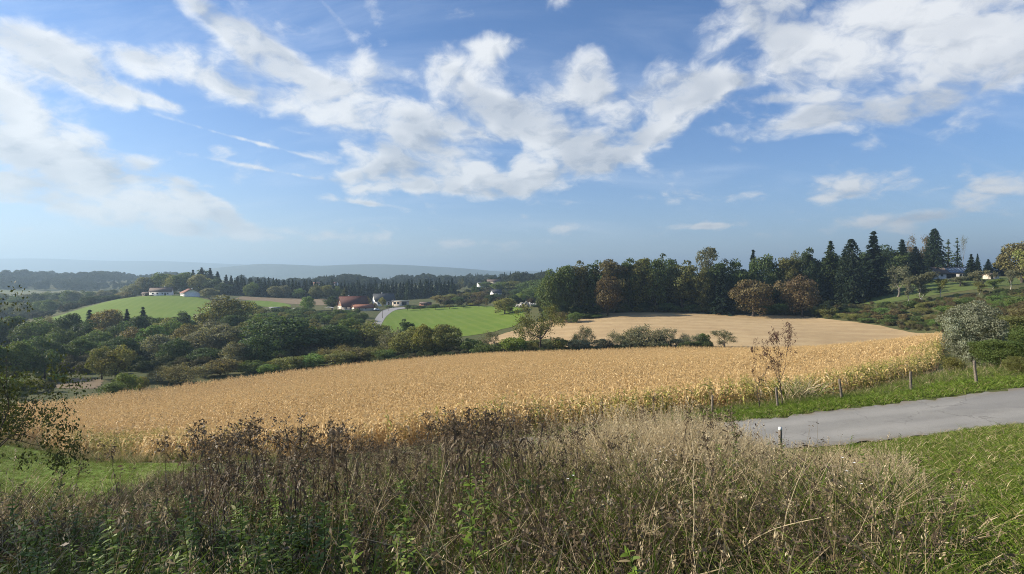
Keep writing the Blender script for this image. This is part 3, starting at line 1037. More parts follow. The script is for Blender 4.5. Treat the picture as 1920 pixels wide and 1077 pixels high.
for i in range(2):
    twiggy('birch%d' % i, [4044, 4049][i], stems=1, length=.42, depth=4, radius=.016, spread=.5, up=.16, leaf=.03, per=22, bark=M_birch, shrink=.66)
twiggy('poplar0', 111, stems=1, length=.4, depth=5, radius=.02, spread=.42, up=.3, leaf=.014, per=3, bark=M_paletwig, shrink=.68)
twiggy('ash0', 1014, stems=1, length=.24, depth=5, radius=.026, spread=.85, up=.08, leaf=.026, per=10, shrink=.80, fuzz=.04)
for i in range(4):
    conifer('spruce%d' % i, 131 + i, w=.34, ragged=.34, whorls=36, arms=8, cards=8)
conifer('sequoia0', 141, w=.42, whorls=44, arms=13, cards=8, droop=.3, ragged=.12, round_top=1.5, size=.03)
conifer('sequoia1', 142, w=.5, whorls=40, arms=12, cards=8, droop=.34, ragged=.2, round_top=1.9, size=.034)
conifer('thin0', 143, w=.26, whorls=24, arms=6, cards=6, droop=.1, ragged=.45, size=.03, bare=.25, base=.12)
conifer('fir0', 144, w=.46, whorls=34, arms=8, cards=9, droop=.16, ragged=.4, size=.036)

ORD = ['first', 'second', 'third', 'fourth', 'fifth', 'sixth', 'seventh', 'eighth', 'ninth', 'tenth', 'eleventh', 'twelfth', 'thirteenth', 'fourteenth', 'fifteenth', 'sixteenth', 'seventeenth', 'eighteenth', 'nineteenth', 'twentieth']


def ordinal(i):
    if i < 20:
        return ORD[i]
    t, u = divmod(i + 1, 10)
    n = {2: 'twent', 3: 'thirt', 4: 'fort', 5: 'fift', 6: 'sixt', 7: 'sevent', 8: 'eight', 9: 'ninet', 10: 'hundred'}[t]
    return n + 'ieth' if u == 0 else n + 'y-' + ORD[u - 1]


PAL = dict(dark=(.050, .080, .026), mid=(.085, .125, .032), olive=(.145, .150, .042), brown=(.150, .130, .052), rust=(.135, .105, .045), orange=(.125, .096, .044),
           yellow=(.17, .17, .035), lime=(.13, .18, .035), grey=(.145, .150, .085), blue=(.024, .046, .028), pine=(.032, .056, .026), gold=(.18, .16, .065), silver=(.20, .225, .15), fresh=(.10, .165, .036))
_tn = [0]


def tree(kind, px, top, D, wpx, colr, name, label=None, cat='tree', group=None, dx=0, sink=0.0, rz=None):
    """a tree or shrub: trunk and crown under one Empty; top = row of its tip in the photograph at that distance"""
    _tn[0] += 1
    rg = random.Random(_tn[0] * 7919)
    tb, cm, w, bark = PROTO[kind]
    x = at(px, D)
    z = H1(x, D)
    h = (CY - top) / F * D - z
    h = max(h, 0.6)
    wid = wpx / F * D
    e = empty(name, (x, D, z - sink), rg.uniform(0, 6.28) if rz is None else rz)
    sx = wid / w
    t = put('trunk', tb, bark, e, scale=(sx * .5 + h * .5, sx * .5 + h * .5, h))
    t.scale = (sx, sx, h)
    c = put('crown', cm, M_leaf, e, scale=(sx, sx, h))
    b = PAL[colr] if isinstance(colr, str) else colr
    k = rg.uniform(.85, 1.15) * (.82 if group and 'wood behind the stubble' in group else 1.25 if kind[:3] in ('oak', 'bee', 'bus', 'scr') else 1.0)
    c.color = (b[0] * k * rg.uniform(.94, 1.06), b[1] * k, b[2] * k * rg.uniform(.92, 1.08), 1)
    tag(e, label, cat, group)
    return e


def grove(name, cat, group, fmt, items, jit=0):
    """a run of trees named by their order from the left"""
    items = sorted(items, key=lambda q: q[1])
    for i, (kind, px, top, D, wpx, colr) in enumerate(items):
        tree(kind, px, top, D, wpx, colr, name, fmt.format(o=ordinal(i)), cat, group)

# ------------------------------------------------------------------ the wood on the right
rr = random.Random(5)
G_WOOD = 'trees of the wood behind the stubble field'


def T(kind, px, top, D, w, c, name, label, cat='tree', group=None):
    return tree(kind, px, top, D, w, c, name, label, cat, group)


front = [('oak0', 1033, 502, 242, 56, 'mid'), ('beech0', 1060, 496, 246, 52, 'mid'), ('beech1', 1086, 488, 250, 56, 'olive'), ('beech2', 1112, 487, 250, 52, 'mid'),
         ('beech3', 1150, 485, 250, 66, 'brown'), ('beech4', 1178, 483, 252, 54, 'mid'), ('beech0', 1203, 483, 252, 60, 'olive'), ('oak1', 1228, 484, 250, 58, 'mid'),
         ('beech1', 1278, 487, 250, 66, 'olive'), ('beech2', 1385, 484, 255, 54, 'mid'), ('oak2', 1432, 475, 262, 68, 'mid'), ('beech3', 1472, 482, 258, 48, 'olive'), ('oak3', 1493, 468, 266, 44, 'olive'),
         ('beech4', 1515, 463, 255, 46, 'dark')]
grove('wood_tree', 'tree', G_WOOD, 'broad leafy tree, {o} from the left in the front row of the right-hand wood', front)
T('oak2', 1140, 512, 238, 54, 'rust', 'beech_tree', 'low reddish brown tree at the stubble field edge under the wood', group=G_WOOD)
T('airy0', 1252, 474, 262, 56, 'mid', 'ash_tree', 'tall open-crowned tree with sky showing through, beside a wide gap', group=G_WOOD)
T('airy1', 1330, 461, 260, 60, 'grey', 'ash_tree', 'tall bare-looking tree with a round top standing alone above the wood', group=G_WOOD)
T('beech4', 1318, 500, 245, 40, 'olive', 'wood_tree', 'slim yellowish tree in front of the lone bare-topped tree', group=G_WOOD)
T('beech0', 1345, 492, 252, 54, 'dark', 'wood_tree', 'dark tree just right of the lone bare-topped tree', group=G_WOOD)
T('spruce0', 1353, 506, 240, 50, 'blue', 'spruce_tree', 'low dark spruce at the stubble edge beneath the lone bare-topped tree', group=G_WOOD)
T('spruce1', 1412, 469, 275, 40, 'blue', 'spruce_tree', 'pointed dark spruce tip poking up behind broad green crowns', group=G_WOOD)
T('oak1', 1413, 523, 232, 78, 'orange', 'maple_tree', 'round orange-brown tree at the field edge, left of two', group='orange-brown trees at the stubble edge')
T('oak3', 1503, 513, 228, 74, 'orange', 'maple_tree', 'round orange-brown tree at the field edge, right of two', group='orange-brown trees at the stubble edge')
T('fir0', 1557, 451, 262, 62, 'mid', 'fir_tree', 'light green fir with wide layered branches in the right-hand wood', group=G_WOOD)
T('sequoia1', 1596, 447, 245, 56, 'pine', 'giant_conifer', 'dark round-topped conifer between the light fir and the pointed spruce', group=G_WOOD)
T('spruce2', 1638, 434, 255, 66, 'blue', 'spruce_tree', 'tallest pointed dark spruce at the right end of the wood', group=G_WOOD)
T('oak0', 1668, 458, 290, 70, 'dark', 'wood_tree', 'dark broad crown between two spruces at the right end of the wood', group=G_WOOD)
T('spruce3', 1692, 449, 285, 48, 'pine', 'spruce_tree', 'grey-green spruce right of the tallest spruce', group=G_WOOD)
T('fir0', 1716, 462, 270, 56, 'blue', 'fir_tree', 'dark layered fir left of the giant cone-shaped conifer', group=G_WOOD)
T('ash0', 1727, 444, 300, 44, 'rust', 'bare_tree', 'thin reddish leafed tree behind the giant cone-shaped conifer')
T('sequoia0', 1752, 428, 292, 44, 'pine', 'giant_conifer', 'tall smooth cone-shaped dark conifer beside the long house')
T('thin0', 1778, 449, 305, 26, 'mid', 'thin_conifer', 'thin see-through conifer right of the giant cone-shaped conifer')
T('thin0', 1795, 446, 305, 22, 'mid', 'thin_conifer', 'left one of the pair of thin conifers above the solar roof', group='pair of thin conifers')
T('poplar0', 1806, 444, 306, 24, 'grey', 'poplar_tree', 'bare pale-twigged poplar beside the pair of thin conifers')
T('spruce1', 1821, 477, 262, 28, 'pine', 'spruce_tree', 'small spruce at the right corner of the long house')
T('spruce2', 1833, 476, 300, 15, 'pine', 'spruce_tree', 'slim small spruce tip right of the long house')
T('spruce3', 1853, 486, 310, 22, 'blue', 'spruce_tree', 'short dark spruce behind the garden hut')
T('spruce0', 1880, 470, 290, 40, 'blue', 'spruce_tree', 'dark spruce left of the yellow-olive tree at the right edge')
T('oak2', 1915, 450, 235, 76, (.125, .118, .048), 'golden_tree', 'yellow-olive leafed broad tree cut by the right edge of the picture')
T('oak1', 1965, 450, 215, 90, 'olive', 'wood_tree', 'olive broad tree beyond the yellow-olive tree at the right edge')
for i, (kind, px, top, D, w, c) in enumerate([('orchard0', 1683, 500, 236, 62, 'grey'), ('orchard1', 1800, 519, 240, 44, 'grey'), ('orchard0', 1840, 508, 228, 44, 'grey')]):
    T(kind, px, top, D, w, c, 'fruit_tree', ['spreading bare fruit tree on the lawn beside the dark spruces', 'low dark fruit tree directly below the long house', 'leaning bare fruit tree on the lawn below the garden hut'][i], group='old fruit trees on the hillside lawn')
for i, (kind, px, top, D, w, c) in enumerate([('birch0', 1730, 512, 214, 40, 'grey'), ('birch1', 1703, 524, 212, 34, 'grey'), ('birch1', 1762, 524, 212, 30, 'yellow'), ('birch0', 1866, 524, 208, 24, 'lime'), ('birch1', 1894, 508, 206, 36, 'grey'), ('birch0', 1836, 530, 205, 18, 'olive')]):
    T(kind, px, top, D, w, c, 'birch_tree', ['birch with a bright white trunk at the foot of the lawn', 'thin grey birch left of the bright white trunk', 'small yellow-green birch just right of the bright white trunk', 'small bright lime birch at the foot of the lawn', 'tall thin birch with a crooked pale trunk near the right edge', 'thin young birch between the silver bush and the lime birch'][i], group='birches along the foot of the lawn')
deep = []
for i in range(46):
    px = 1040 + i * 12.6 + rr.uniform(-6, 6)
    D = rr.uniform(262, 300)
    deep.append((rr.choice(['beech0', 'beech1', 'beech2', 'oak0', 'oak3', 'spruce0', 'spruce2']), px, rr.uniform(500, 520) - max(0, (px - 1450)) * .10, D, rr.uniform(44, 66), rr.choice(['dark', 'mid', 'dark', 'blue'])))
for i in range(16):
    px = 1545 + i * 12.5 + rr.uniform(-6, 6)
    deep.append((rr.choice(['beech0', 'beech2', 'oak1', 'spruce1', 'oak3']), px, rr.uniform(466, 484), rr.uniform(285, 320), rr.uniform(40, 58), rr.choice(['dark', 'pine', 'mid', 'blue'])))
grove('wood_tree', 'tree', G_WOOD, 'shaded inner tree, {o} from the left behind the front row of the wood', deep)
under = [(rr.choice(['bush0', 'bush1', 'bush2', 'bush3']), 1040 + i * 17 + rr.uniform(-7, 7), rr.uniform(566, 577) + max(0, (1040 + i * 17 - 1420)) * .04, 0, rr.uniform(22, 40), rr.choice(['dark', 'mid', 'mid', 'olive'])) for i in range(31)]
under = [(k, px, t, float(np.interp(px, [1040, 1150, 1240, 1400, 1500, 1560], [243, 252, 250, 244, 236, 219])), w, c) for k, px, t, _, w, c in under]
grove('edge_shrub', 'shrub', 'shrubs along the edge of the wood', 'low green shrub, {o} from the left along the stubble edge of the wood', under)
T('bush0', 1077, 585, 226, 30, 'mid', 'round_bush', 'round green bush alone on the corner of the stubble field', 'shrub')
T('bush1', 1110, 588, 236, 48, 'mid', 'edge_shrub', 'long low green shrub between round bush and wood', 'shrub')
T('scrub0', 1048, 584, 232, 40, 'brown', 'edge_shrub', 'dull brown shrub left of the round green bush', 'shrub')

# hillside below the lawn
slope = []
for i in range(64):
    px = 1560 + (i % 16) * 23.5 + rr.uniform(-10, 10)
    row = i // 16
    D0 = float(np.interp(px, [1560, 1650, 1760, 1920], [216, 192, 168, 140]))
    D1 = float(np.interp(px, [1560, 1650, 1760, 1920], [236, 222, 206, 190]))
    D = D0 + (D1 - D0) * (row + rr.uniform(-.3, .3) + .3) / 4
    slope.append((rr.choice(['bush0', 'bush1', 'bush2', 'bush3', 'scrub0', 'scrub1', 'scrub2']), px, D, rr.uniform(1.2, 3.0), rr.uniform(16, 40), rr.choice(['mid', 'olive', 'olive', 'brown', 'rust', 'fresh', 'mid'] if row else ['mid', 'fresh', 'olive'])))
its = []
for kind, px, D, h, w, c in slope:
    its.append((kind, px, CY - (H1(at(px, D), D) + h) / D * F, D, w, c))
grove('slope_shrub', 'shrub', 'shrubs on the slope between stubble and lawn', 'low tangled shrub, {o} from the left on the slope below the lawn', its)

# ------------------------------------------------------------------ hedge between corn and stubble
HG = 'hedge trees behind the far edge of the corn'
T('scrub0', 738, 618, 168, 56, 'grey', 'hedge_shrub', 'grey-brown shrub at the left start of the hedge', 'shrub', HG)
T('beech1', 764, 597, 178, 36, 'dark', 'hedge_tree', 'dark flat-topped tree rising behind the yellow-green hedge tree', group=HG)
T('oak0', 766, 612, 160, 74, 'olive', 'hedge_tree', 'olive tree left of the bright yellow-green tree', group=HG)
T('oak2', 797, 606, 156, 50, 'yellow', 'hedge_tree', 'bright yellow-green tree in the hedge', group=HG)
T('oak1', 838, 607, 156, 66, 'olive', 'hedge_tree', 'round olive-brown tree right of the yellow-green tree', group=HG)
T('bush1', 885, 634, 152, 50, 'mid', 'hedge_shrub', 'dark green low shrub beside the round olive-brown tree', 'shrub', HG)
T('scrub1', 922, 624, 160, 60, 'grey', 'hedge_shrub', 'grey twiggy shrub left of the large open-branched tree', 'shrub', HG)
T('bush2', 912, 644, 148, 60, 'mid', 'hedge_shrub', 'low green shrub at the corn edge left of the large open-branched tree', 'shrub', HG)
T('bush0', 962, 630, 150, 56, 'lime', 'hedge_shrub', 'yellow-green shrub at the left foot of the large open-branched tree', 'shrub', HG)
T('ash0', 1011, 572, 148, 92, 'olive', 'bare_tree', 'large open-branched half bare tree at the corn edge', group=HG)
T('bush3', 1045, 632, 149, 52, 'olive', 'hedge_shrub', 'olive shrub at the right foot of the large open-branched tree', 'shrub', HG)
T('bush2', 1000, 640, 150, 44, 'olive', 'hedge_shrub', 'small shrub directly under the large open-branched tree', 'shrub', HG)
for i, (k, px, top, w, c) in enumerate([('scrub1', 1095, 616, 66, 'grey'), ('scrub2', 1165, 622, 54, 'grey'), ('scrub0', 1212, 612, 84, 'grey'), ('scrub1', 1256, 618, 70, 'grey'), ('scrub2', 1296, 626, 52, 'grey')]):
    T(k, px, top, 149, w, c, 'hedge_shrub', '%s of the five grey thorny shrubs along the corn edge' % ORD[i], 'shrub', HG)
for i, (px, w) in enumerate([(1082, 50), (1128, 40), (1186, 56), (1226, 50), (1272, 44)]):
    T('bush%d' % (i % 4), px, 634, 147.5, w, 'grey', 'hedge_shrub', 'dull filling shrub, %s from the left at the feet of the thorny shrubs' % ORD[i], 'shrub', HG)
T('bush1', 1318, 624, 148, 28, 'mid', 'hedge_shrub', 'small round green bush right of the thorny shrubs', 'shrub', HG)
T('orchard1', 1358, 621, 147, 46, 'grey', 'bare_tree', 'small bare grey tree alone at the right end of the hedge', group=HG)

# ------------------------------------------------------------------ wood in the valley on the left
LG = 'trees of the valley wood beyond the corn'
T('oak3', 420, 551, 232, 102, 'olive', 'oak_tree', 'big broad olive oak towering over the valley wood', group=LG)
T('beech0', 436, 590, 222, 54, 'dark', 'valley_tree', 'dark tree in the shade at the right foot of the big oak', group=LG)
T('spruce1', 238, 580, 222, 32, 'blue', 'spruce_tree', 'dark spruce tip left of the taller spruce in the valley wood', group=LG)
T('spruce2', 268, 576, 222, 38, 'blue', 'spruce_tree', 'taller dark spruce standing above the valley wood', group=LG)
T('spruce0', 168, 581, 230, 44, 'blue', 'spruce_tree', 'broad dark spruce left of the brownish tree in the valley wood', group=LG)
T('oak1', 200, 579, 222, 62, 'brown', 'valley_tree', 'brownish round tree between dark spruces in the valley wood', group=LG)
T('beech2', 338, 582, 235, 46, 'dark', 'valley_tree', 'dark tree in the gap left of the big oak', group=LG)
T('scrub1', 96, 596, 228, 60, 'grey', 'bare_tree', 'pale bare thicket against the green meadow hill', group=LG)
T('oak2', 526, 592, 172, 150, 'dark', 'alder_tree', 'very large dark green tree filling the middle of the valley wood', group=LG)
T('oak0', 682, 600, 190, 92, 'olive', 'valley_tree', 'wide olive tree below the farm road', group=LG)
T('oak1', 626, 607, 180, 84, 'dark', 'valley_tree', 'dark green tree left of the wide olive tree', group=LG)
T('oak3', 588, 604, 188, 76, 'olive', 'valley_tree', 'olive-brown tree right of the very large dark tree', group=LG)
mids = [('oak1', 128, 596, 205, 60, 'dark'), ('beech1', 156, 606, 190, 58, 'dark'), ('oak2', 182, 622, 175, 74, 'mid'), ('oak0', 222, 604, 195, 70, 'dark'), ('oak3', 250, 616, 180, 76, 'brown'), ('beech3', 284, 618, 180, 56, 'fresh'),
        ('oak1', 300, 634, 160, 76, 'grey'), ('oak0', 316, 598, 205, 60, 'mid'), ('oak2', 356, 612, 188, 78, 'brown'), ('oak0', 372, 626, 168, 80, 'grey'), ('oak3', 398, 604, 200, 70, 'grey'), ('oak1', 424, 618, 172, 80, 'grey'), ('beech4', 452, 608, 185, 64, 'olive'),
        ('oak0', 476, 600, 195, 66, 'mid'), ('beech2', 560, 604, 178, 60, 'mid'), ('oak2', 654, 606, 190, 66, 'mid'), ('beech0', 262, 598, 212, 54, 'dark'), ('oak3', 110, 612, 180, 70, 'mid'), ('oak2', 330, 640, 152, 70, 'dark'), ('beech1', 232, 636, 160, 62, 'dark'), ('beech3', 200, 640, 162, 60, 'mid'), ('oak0', 60, 606, 190, 76, 'mid'), ('oak1', 20, 600, 195, 80, 'dark'), ('oak3', -30, 590, 190, 90, 'mid'), ('oak2', 480, 640, 150, 80, 'dark'), ('oak1', 390, 655, 148, 74, 'dark'), ('beech4', 150, 640, 150, 66, 'mid'), ('oak0', 80, 640, 140, 80, 'dark'), ('oak2', 440, 650, 146, 66, 'grey')]
mids = [(k, px, t - 6 + rr.uniform(-7, 6), D, w * .84, c) for k, px, t, D, w, c in mids]
grove('valley_tree', 'tree', LG, 'leafy tree, {o} from the left among the middle trees of the valley wood', mids)
back = [(rr.choice(['oak0', 'oak1', 'oak2', 'beech1', 'beech2']), 75 + i * 24 + rr.uniform(-8, 8), rr.uniform(594, 606), rr.uniform(226, 248), rr.uniform(40, 60), rr.choice(['mid', 'dark', 'olive', 'mid'])) for i in range(15)]
grove('valley_tree', 'tree', LG, 'leafy tree, {o} from the left along the back of the valley wood', back)
CG = 'shrubs along the far corn edge'
edge = [('oak2', 190, 648, 122, 48, 'olive'), ('oak0', 217, 646, 122, 60, 'olive'), ('bush1', 236, 698, 104, 46, 'lime'), ('bush0', 210, 716, 98, 46, 'mid'), ('scrub0', 345, 684, 122, 84, 'brown'), ('bush3', 412, 672, 134, 70, 'brown'), ('bush2', 470, 676, 140, 64, 'mid'), ('bush1', 540, 668, 142, 70, 'olive'), ('bush0', 585, 664, 146, 66, 'fresh'), ('scrub2', 622, 650, 152, 80, 'brown'), ('bush3', 660, 652, 152, 70, 'brown'), ('bush2', 700, 650, 152, 60, 'olive'), ('scrub1', 300, 690, 122, 56, 'brown'), ('scrub2', 385, 684, 130, 50, 'grey'), ('bush0', 640, 658, 146, 60, 'olive'), ('bush1', 505, 682, 138, 50, 'fresh'), ('bush2', 262, 706, 110, 34, 'olive'), ('bush0', 720, 654, 150, 46, 'mid')]
edge += [('oak1', 28, 640, 119, 66, 'mid'), ('oak0', 84, 655, 123, 50, 'dark'), ('beech1', -25, 634, 116, 60, 'mid'), ('bush1', 60, 712, 100, 44, 'olive'), ('bush3', 14, 706, 98, 50, 'mid'), ('bush0', 108, 700, 118, 30, 'fresh')]
grove('corn_edge_shrub', 'shrub', CG, 'shrub, {o} from the left along the far edge of the corn', edge)

# ------------------------------------------------------------------ plantation, farm trees, valley meadow
rows = []
for r_ in range(7):
    D = 262 + r_ * 12.0
    for i in range(15 - r_ % 2):
        px = 432 + i * 17.6 + (r_ % 2) * 8 + rr.uniform(-4, 4)
        if px > 692 - r_ * 2 or (r_ >= 4 and px > 590) or (r_ == 6 and px > 500):
            continue
        rows.append((rr.choice(['tuft0', 'tuft1', 'bush0', 'bush2']), px, D, rr.uniform(3.6, 5.4), rr.uniform(18, 25), rr.choice(['mid', 'fresh', 'olive', 'mid', 'dark'])))
for i, (kind, px, D, h, w, c) in enumerate(rows):
    tree(kind, px, CY - (H1(at(px, D), D) + h) / D * F, D, w, c, 'plantation_tree', 'small bushy tree, %s from the left in the %s row of the plantation' % (ORD[sum(1 for q in rows if q[2] == D and q[1] < px)], ORD[round((D - 262) / 12)]), 'tree', 'plantation of small trees below the red roofed house')
T('oak2', 577, 555, 345, 30, 'fresh', 'round_tree', 'round green tree left of the red roofed house')
T('bush1', 535, 574, 352, 24, 'olive', 'garden_shrub', 'olive shrub beside the grey shed', 'shrub')
T('beech2', 622, 555, 350, 28, 'dark', 'garden_tree', 'dark tree touching the left end of the red roof')
T('spruce2', 648, 538, 420, 34, 'olive', 'garden_tree', 'pointed olive tree rising behind the red roof')
T('oak1', 669, 555, 400, 20, 'gold', 'garden_tree', 'left of two golden trees between the farmhouses', group='golden trees between the farmhouses')
T('oak3', 688, 556, 400, 18, 'gold', 'garden_tree', 'right of two golden trees between the farmhouses', group='golden trees between the farmhouses')
T('bush2', 700, 568, 375, 18, 'rust', 'garden_shrub', 'reddish shrub below the white gable', 'shrub')
T('oak0', 718, 557, 385, 14, 'olive', 'garden_tree', 'dark tree in front of the grey roofed house')
T('bush0', 730, 572, 372, 16, 'mid', 'garden_shrub', 'green shrub at the right foot of the grey roofed house', 'shrub')
for i, (px, w) in enumerate([(700, 14), (690, 18), (706, 12), (676, 16)]):
    T('bush%d' % i, px, 580, [352, 345, 340, 335][i], w, 'dark', 'garden_shrub', '%s of the dark clipped shrubs beside the farm road' % ORD[i], 'shrub', 'clipped shrubs by the farm road')
for i, px in enumerate([764, 788, 816, 843, 870, 898]):
    T(['tuft0', 'tuft1'][i % 2], px, [571, 573, 570, 571, 572, 562][i], 345, [14, 17, 18, 16, 17, 16][i], ['mid', 'dark', 'mid', 'olive', 'mid', 'rust'][i], 'orchard_tree', 'small round tree, %s from the left in the row along the valley meadow' % ORD[i], 'tree', 'row of small trees on the valley meadow')
T('bush3', 886, 568, 362, 24, 'yellow', 'garden_shrub', 'bright yellow shrub behind the valley meadow', 'shrub')
T('orchard0', 911, 560, 338, 20, 'brown', 'orchard_tree', 'brown bare small tree at the right end of the valley meadow row')
T('oak1', 946, 559, 292, 46, 'olive', 'meadow_tree', 'olive round tree at the right end of the valley meadow')
hedge = [('bush%d' % (i % 4), 775 + i * 15, 573, 360, 22, ['mid', 'dark', 'fresh'][i % 3]) for i in range(8)]
grove('meadow_hedge_shrub', 'shrub', 'clipped hedge above the valley meadow', 'low hedge shrub, {o} from the left above the valley meadow', hedge)
VG = 'trees of the hamlet beyond the valley meadow'
vil = [('oak0', 826, 553, 400, 34, 'brown'), ('oak1', 846, 551, 420, 32, 'olive'), ('beech1', 893, 535, 470, 22, 'dark'), ('oak2', 880, 548, 440, 34, 'olive'), ('oak3', 902, 546, 430, 34, 'brown'), ('oak0', 925, 550, 400, 30, 'dark'), ('oak1', 942, 528, 520, 44, 'mid'), ('oak2', 962, 526, 520, 46, 'olive'),
       ('oak3', 990, 526, 500, 50, 'mid'), ('beech0', 1010, 524, 460, 40, 'mid'), ('oak1', 1000, 538, 400, 50, 'mid'), ('oak0', 975, 540, 420, 40, 'dark'), ('oak2', 858, 556, 395, 26, 'mid'), ('oak3', 1022, 520, 420, 44, 'dark'), ('oak2', 1030, 545, 330, 44, 'mid'), ('bush0', 1010, 572, 300, 34, 'dark'), ('oak1', 912, 528, 620, 30, 'mid')]
grove('hamlet_tree', 'tree', VG, 'tree, {o} from the left among the hamlet trees beyond the meadow', vil)
T('poplar0', 868, 524, 400, 26, 'grey', 'poplar_tree', 'tall bare grey poplar pair of stems left of the hamlet', group=VG)
T('oak0', 976, 548, 370, 20, 'lime', 'garden_tree', 'bright lime green small tree above the stone pile')
T('oak2', 963, 552, 345, 22, 'dark', 'garden_tree', 'dark round tree left of the lime green small tree')

# ------------------------------------------------------------------ spruce wood and hilltop trees
SG = 'spruces of the dark wood behind the farm'
sp = []
for i in range(62):
    px = 432 + i * 6.9 + rr.uniform(-3, 3)
    D = rr.uniform(480, 500)
    top = float(np.interp(px, [430, 480, 560, 640, 700, 760, 850], [518, 524, 527, 531, 534, 528, 530])) + rr.uniform(-3, 4)
    sp.append((rr.choice(['spruce0', 'spruce1', 'spruce2', 'spruce3']), px, top, D, rr.uniform(13, 18), rr.choice(['blue', 'blue', 'pine', 'dark'])))
grove('wood_spruce', 'tree', SG, 'dark spruce, {o} from the left in the first row of the spruce wood', sp)
sp = []
for i in range(56):
    px = 436 + i * 7.5 + rr.uniform(-3, 3)
    D = rr.uniform(510, 540)
    top = float(np.interp(px, [430, 480, 560, 640, 700, 760, 850], [517, 523, 526, 529, 531, 526, 527])) + rr.uniform(-6, 5)
    sp.append((rr.choice(['spruce0', 'spruce1', 'spruce2', 'spruce3']), px, top, D, rr.uniform(14, 20), rr.choice(['blue', 'blue', 'pine'])))
grove('wood_spruce', 'tree', SG, 'dark spruce, {o} from the left in the second row of the spruce wood', sp)
bl = [('oak0', 470, 528, 478, 26, 'mid'), ('oak1', 515, 536, 476, 30, 'grey'), ('oak2', 534, 534, 476, 26, 'grey'), ('oak0', 560, 540, 474, 24, 'mid'), ('oak3', 592, 533, 474, 30, 'olive'), ('oak1', 612, 534, 474, 28, 'olive'), ('beech2', 632, 536, 474, 24, 'mid')]
grove('wood_edge_tree', 'tree', 'broadleaf trees in front of the spruce wood', 'paler broadleaf tree, {o} from the left in front of the spruce wood', bl)
hill = [('oak0', 252, 532, 500, 36, 'grey'), ('oak1', 276, 519, 505, 44, 'grey'), ('oak2', 303, 510, 510, 50, 'mid'), ('oak3', 325, 514, 500, 44, 'olive'), ('beech0', 346, 510, 500, 40, 'mid'), ('oak1', 372, 514, 495, 40, 'olive'), ('spruce0', 362, 506, 520, 28, 'blue'), ('spruce1', 378, 502, 520, 32, 'blue'), ('spruce2', 394, 503, 515, 30, 'blue'), ('spruce3', 408, 509, 510, 28, 'blue'), ('beech2', 386, 504, 525, 36, 'dark'), ('spruce0', 424, 515, 500, 24, 'blue'), ('beech1', 400, 520, 490, 34, 'dark'), ('oak2', 420, 530, 485, 36, 'dark'), ('oak0', 236, 545, 490, 34, 'brown'), ('bush1', 336, 548, 470, 30, 'dark')]
grove('hilltop_tree', 'tree', 'trees behind the white hilltop houses', 'tree, {o} from the left behind the white hilltop houses', hill)
T('oak1', 392, 540, 415, 34, 'grey', 'garden_tree', 'grey-green tree right of the white red-roofed house')
T('bush3', 284, 553, 424, 10, 'mid', 'garden_shrub', 'small shrub left of the grey-roofed hilltop house', 'shrub')
low = []
for i in range(44):
    px = -60 + (i % 22) * 13.6 + rr.uniform(-6, 6)
    row = i // 22
    D = [440, 560][row] + rr.uniform(-25, 25) + max(0, px - 150) * .5
    top = [float(np.interp(px, [-60, 60, 120, 180, 240], [562, 566, 566, 558, 552])), float(np.interp(px, [-60, 60, 120, 180, 240], [550, 552, 548, 543, 545]))][row] + rr.uniform(-5, 4)
    low.append((rr.choice(['oak0', 'oak1', 'oak2', 'oak3', 'beech1']), px, top, D, rr.uniform(24, 36), rr.choice(['dark', 'mid', 'dark', 'grey', 'olive'])))
grove('lowland_tree', 'tree', 'trees in the low ground left of the meadow hill', 'dark tree, {o} from the left in the low ground beyond the meadow hill', low)

# far-off woods: masses that nobody could count
def far_wood(name, label, spots, keys, hgt, colr, seed):
    rg = np.random.default_rng(seed)
    ms = []
    m = leaf_mat(name + '_leaves', colr, 0.2, 0.7, 0.9, 0.1)
    for k in keys:
        me = PROTO[k][1].copy()
        me.materials.clear()
        me.materials.append(m)
        ms.append(me)
    P, Rt, S, I = [], [], [], []
    for (px0, px1, D0, D1, n) in spots:
        px, D = rg.uniform(px0, px1, n), rg.uniform(D0, D1, n)
        x = (px - CX) / F * D
        P.append(np.column_stack([x, D, H(x, D)]))
        Rt.append(np.column_stack([np.zeros(n), np.zeros(n), rg.uniform(0, 6.28, n)]))
        S.append(rg.uniform(*hgt, n) * (.85 + .3 * np.sin(x * .013) * np.cos(D * .008) + .22 * np.sin(x * .037 + D * .02)))
        I.append(rg.integers(0, len(keys), n))
    o = scatter(name, np.concatenate(P), ms, np.concatenate(Rt), np.concatenate(S), np.concatenate(I))
    tag(o, label, 'forest', kind='stuff')


far_wood('far_forest', 'far wooded rise along the horizon on the left', [(-400, 330, 1180, 1480, 1500), (-400, 260, 980, 1150, 500)], ['oak0', 'oak1', 'oak2', 'beech0', 'bush1'], (8, 21), (.05, .07, .028), 3)
far_wood('distant_forest', 'distant woods behind the farms and the hamlet', [(540, 700, 800, 950, 260), (640, 1040, 860, 1150, 700), (440, 560, 900, 1100, 120), (1000, 1700, 500, 800, 300), (820, 1000, 640, 760, 90)], ['oak0', 'oak1', 'oak2', 'beech0', 'spruce1', 'spruce2'], (8, 18), (.045, .06, .026), 4)


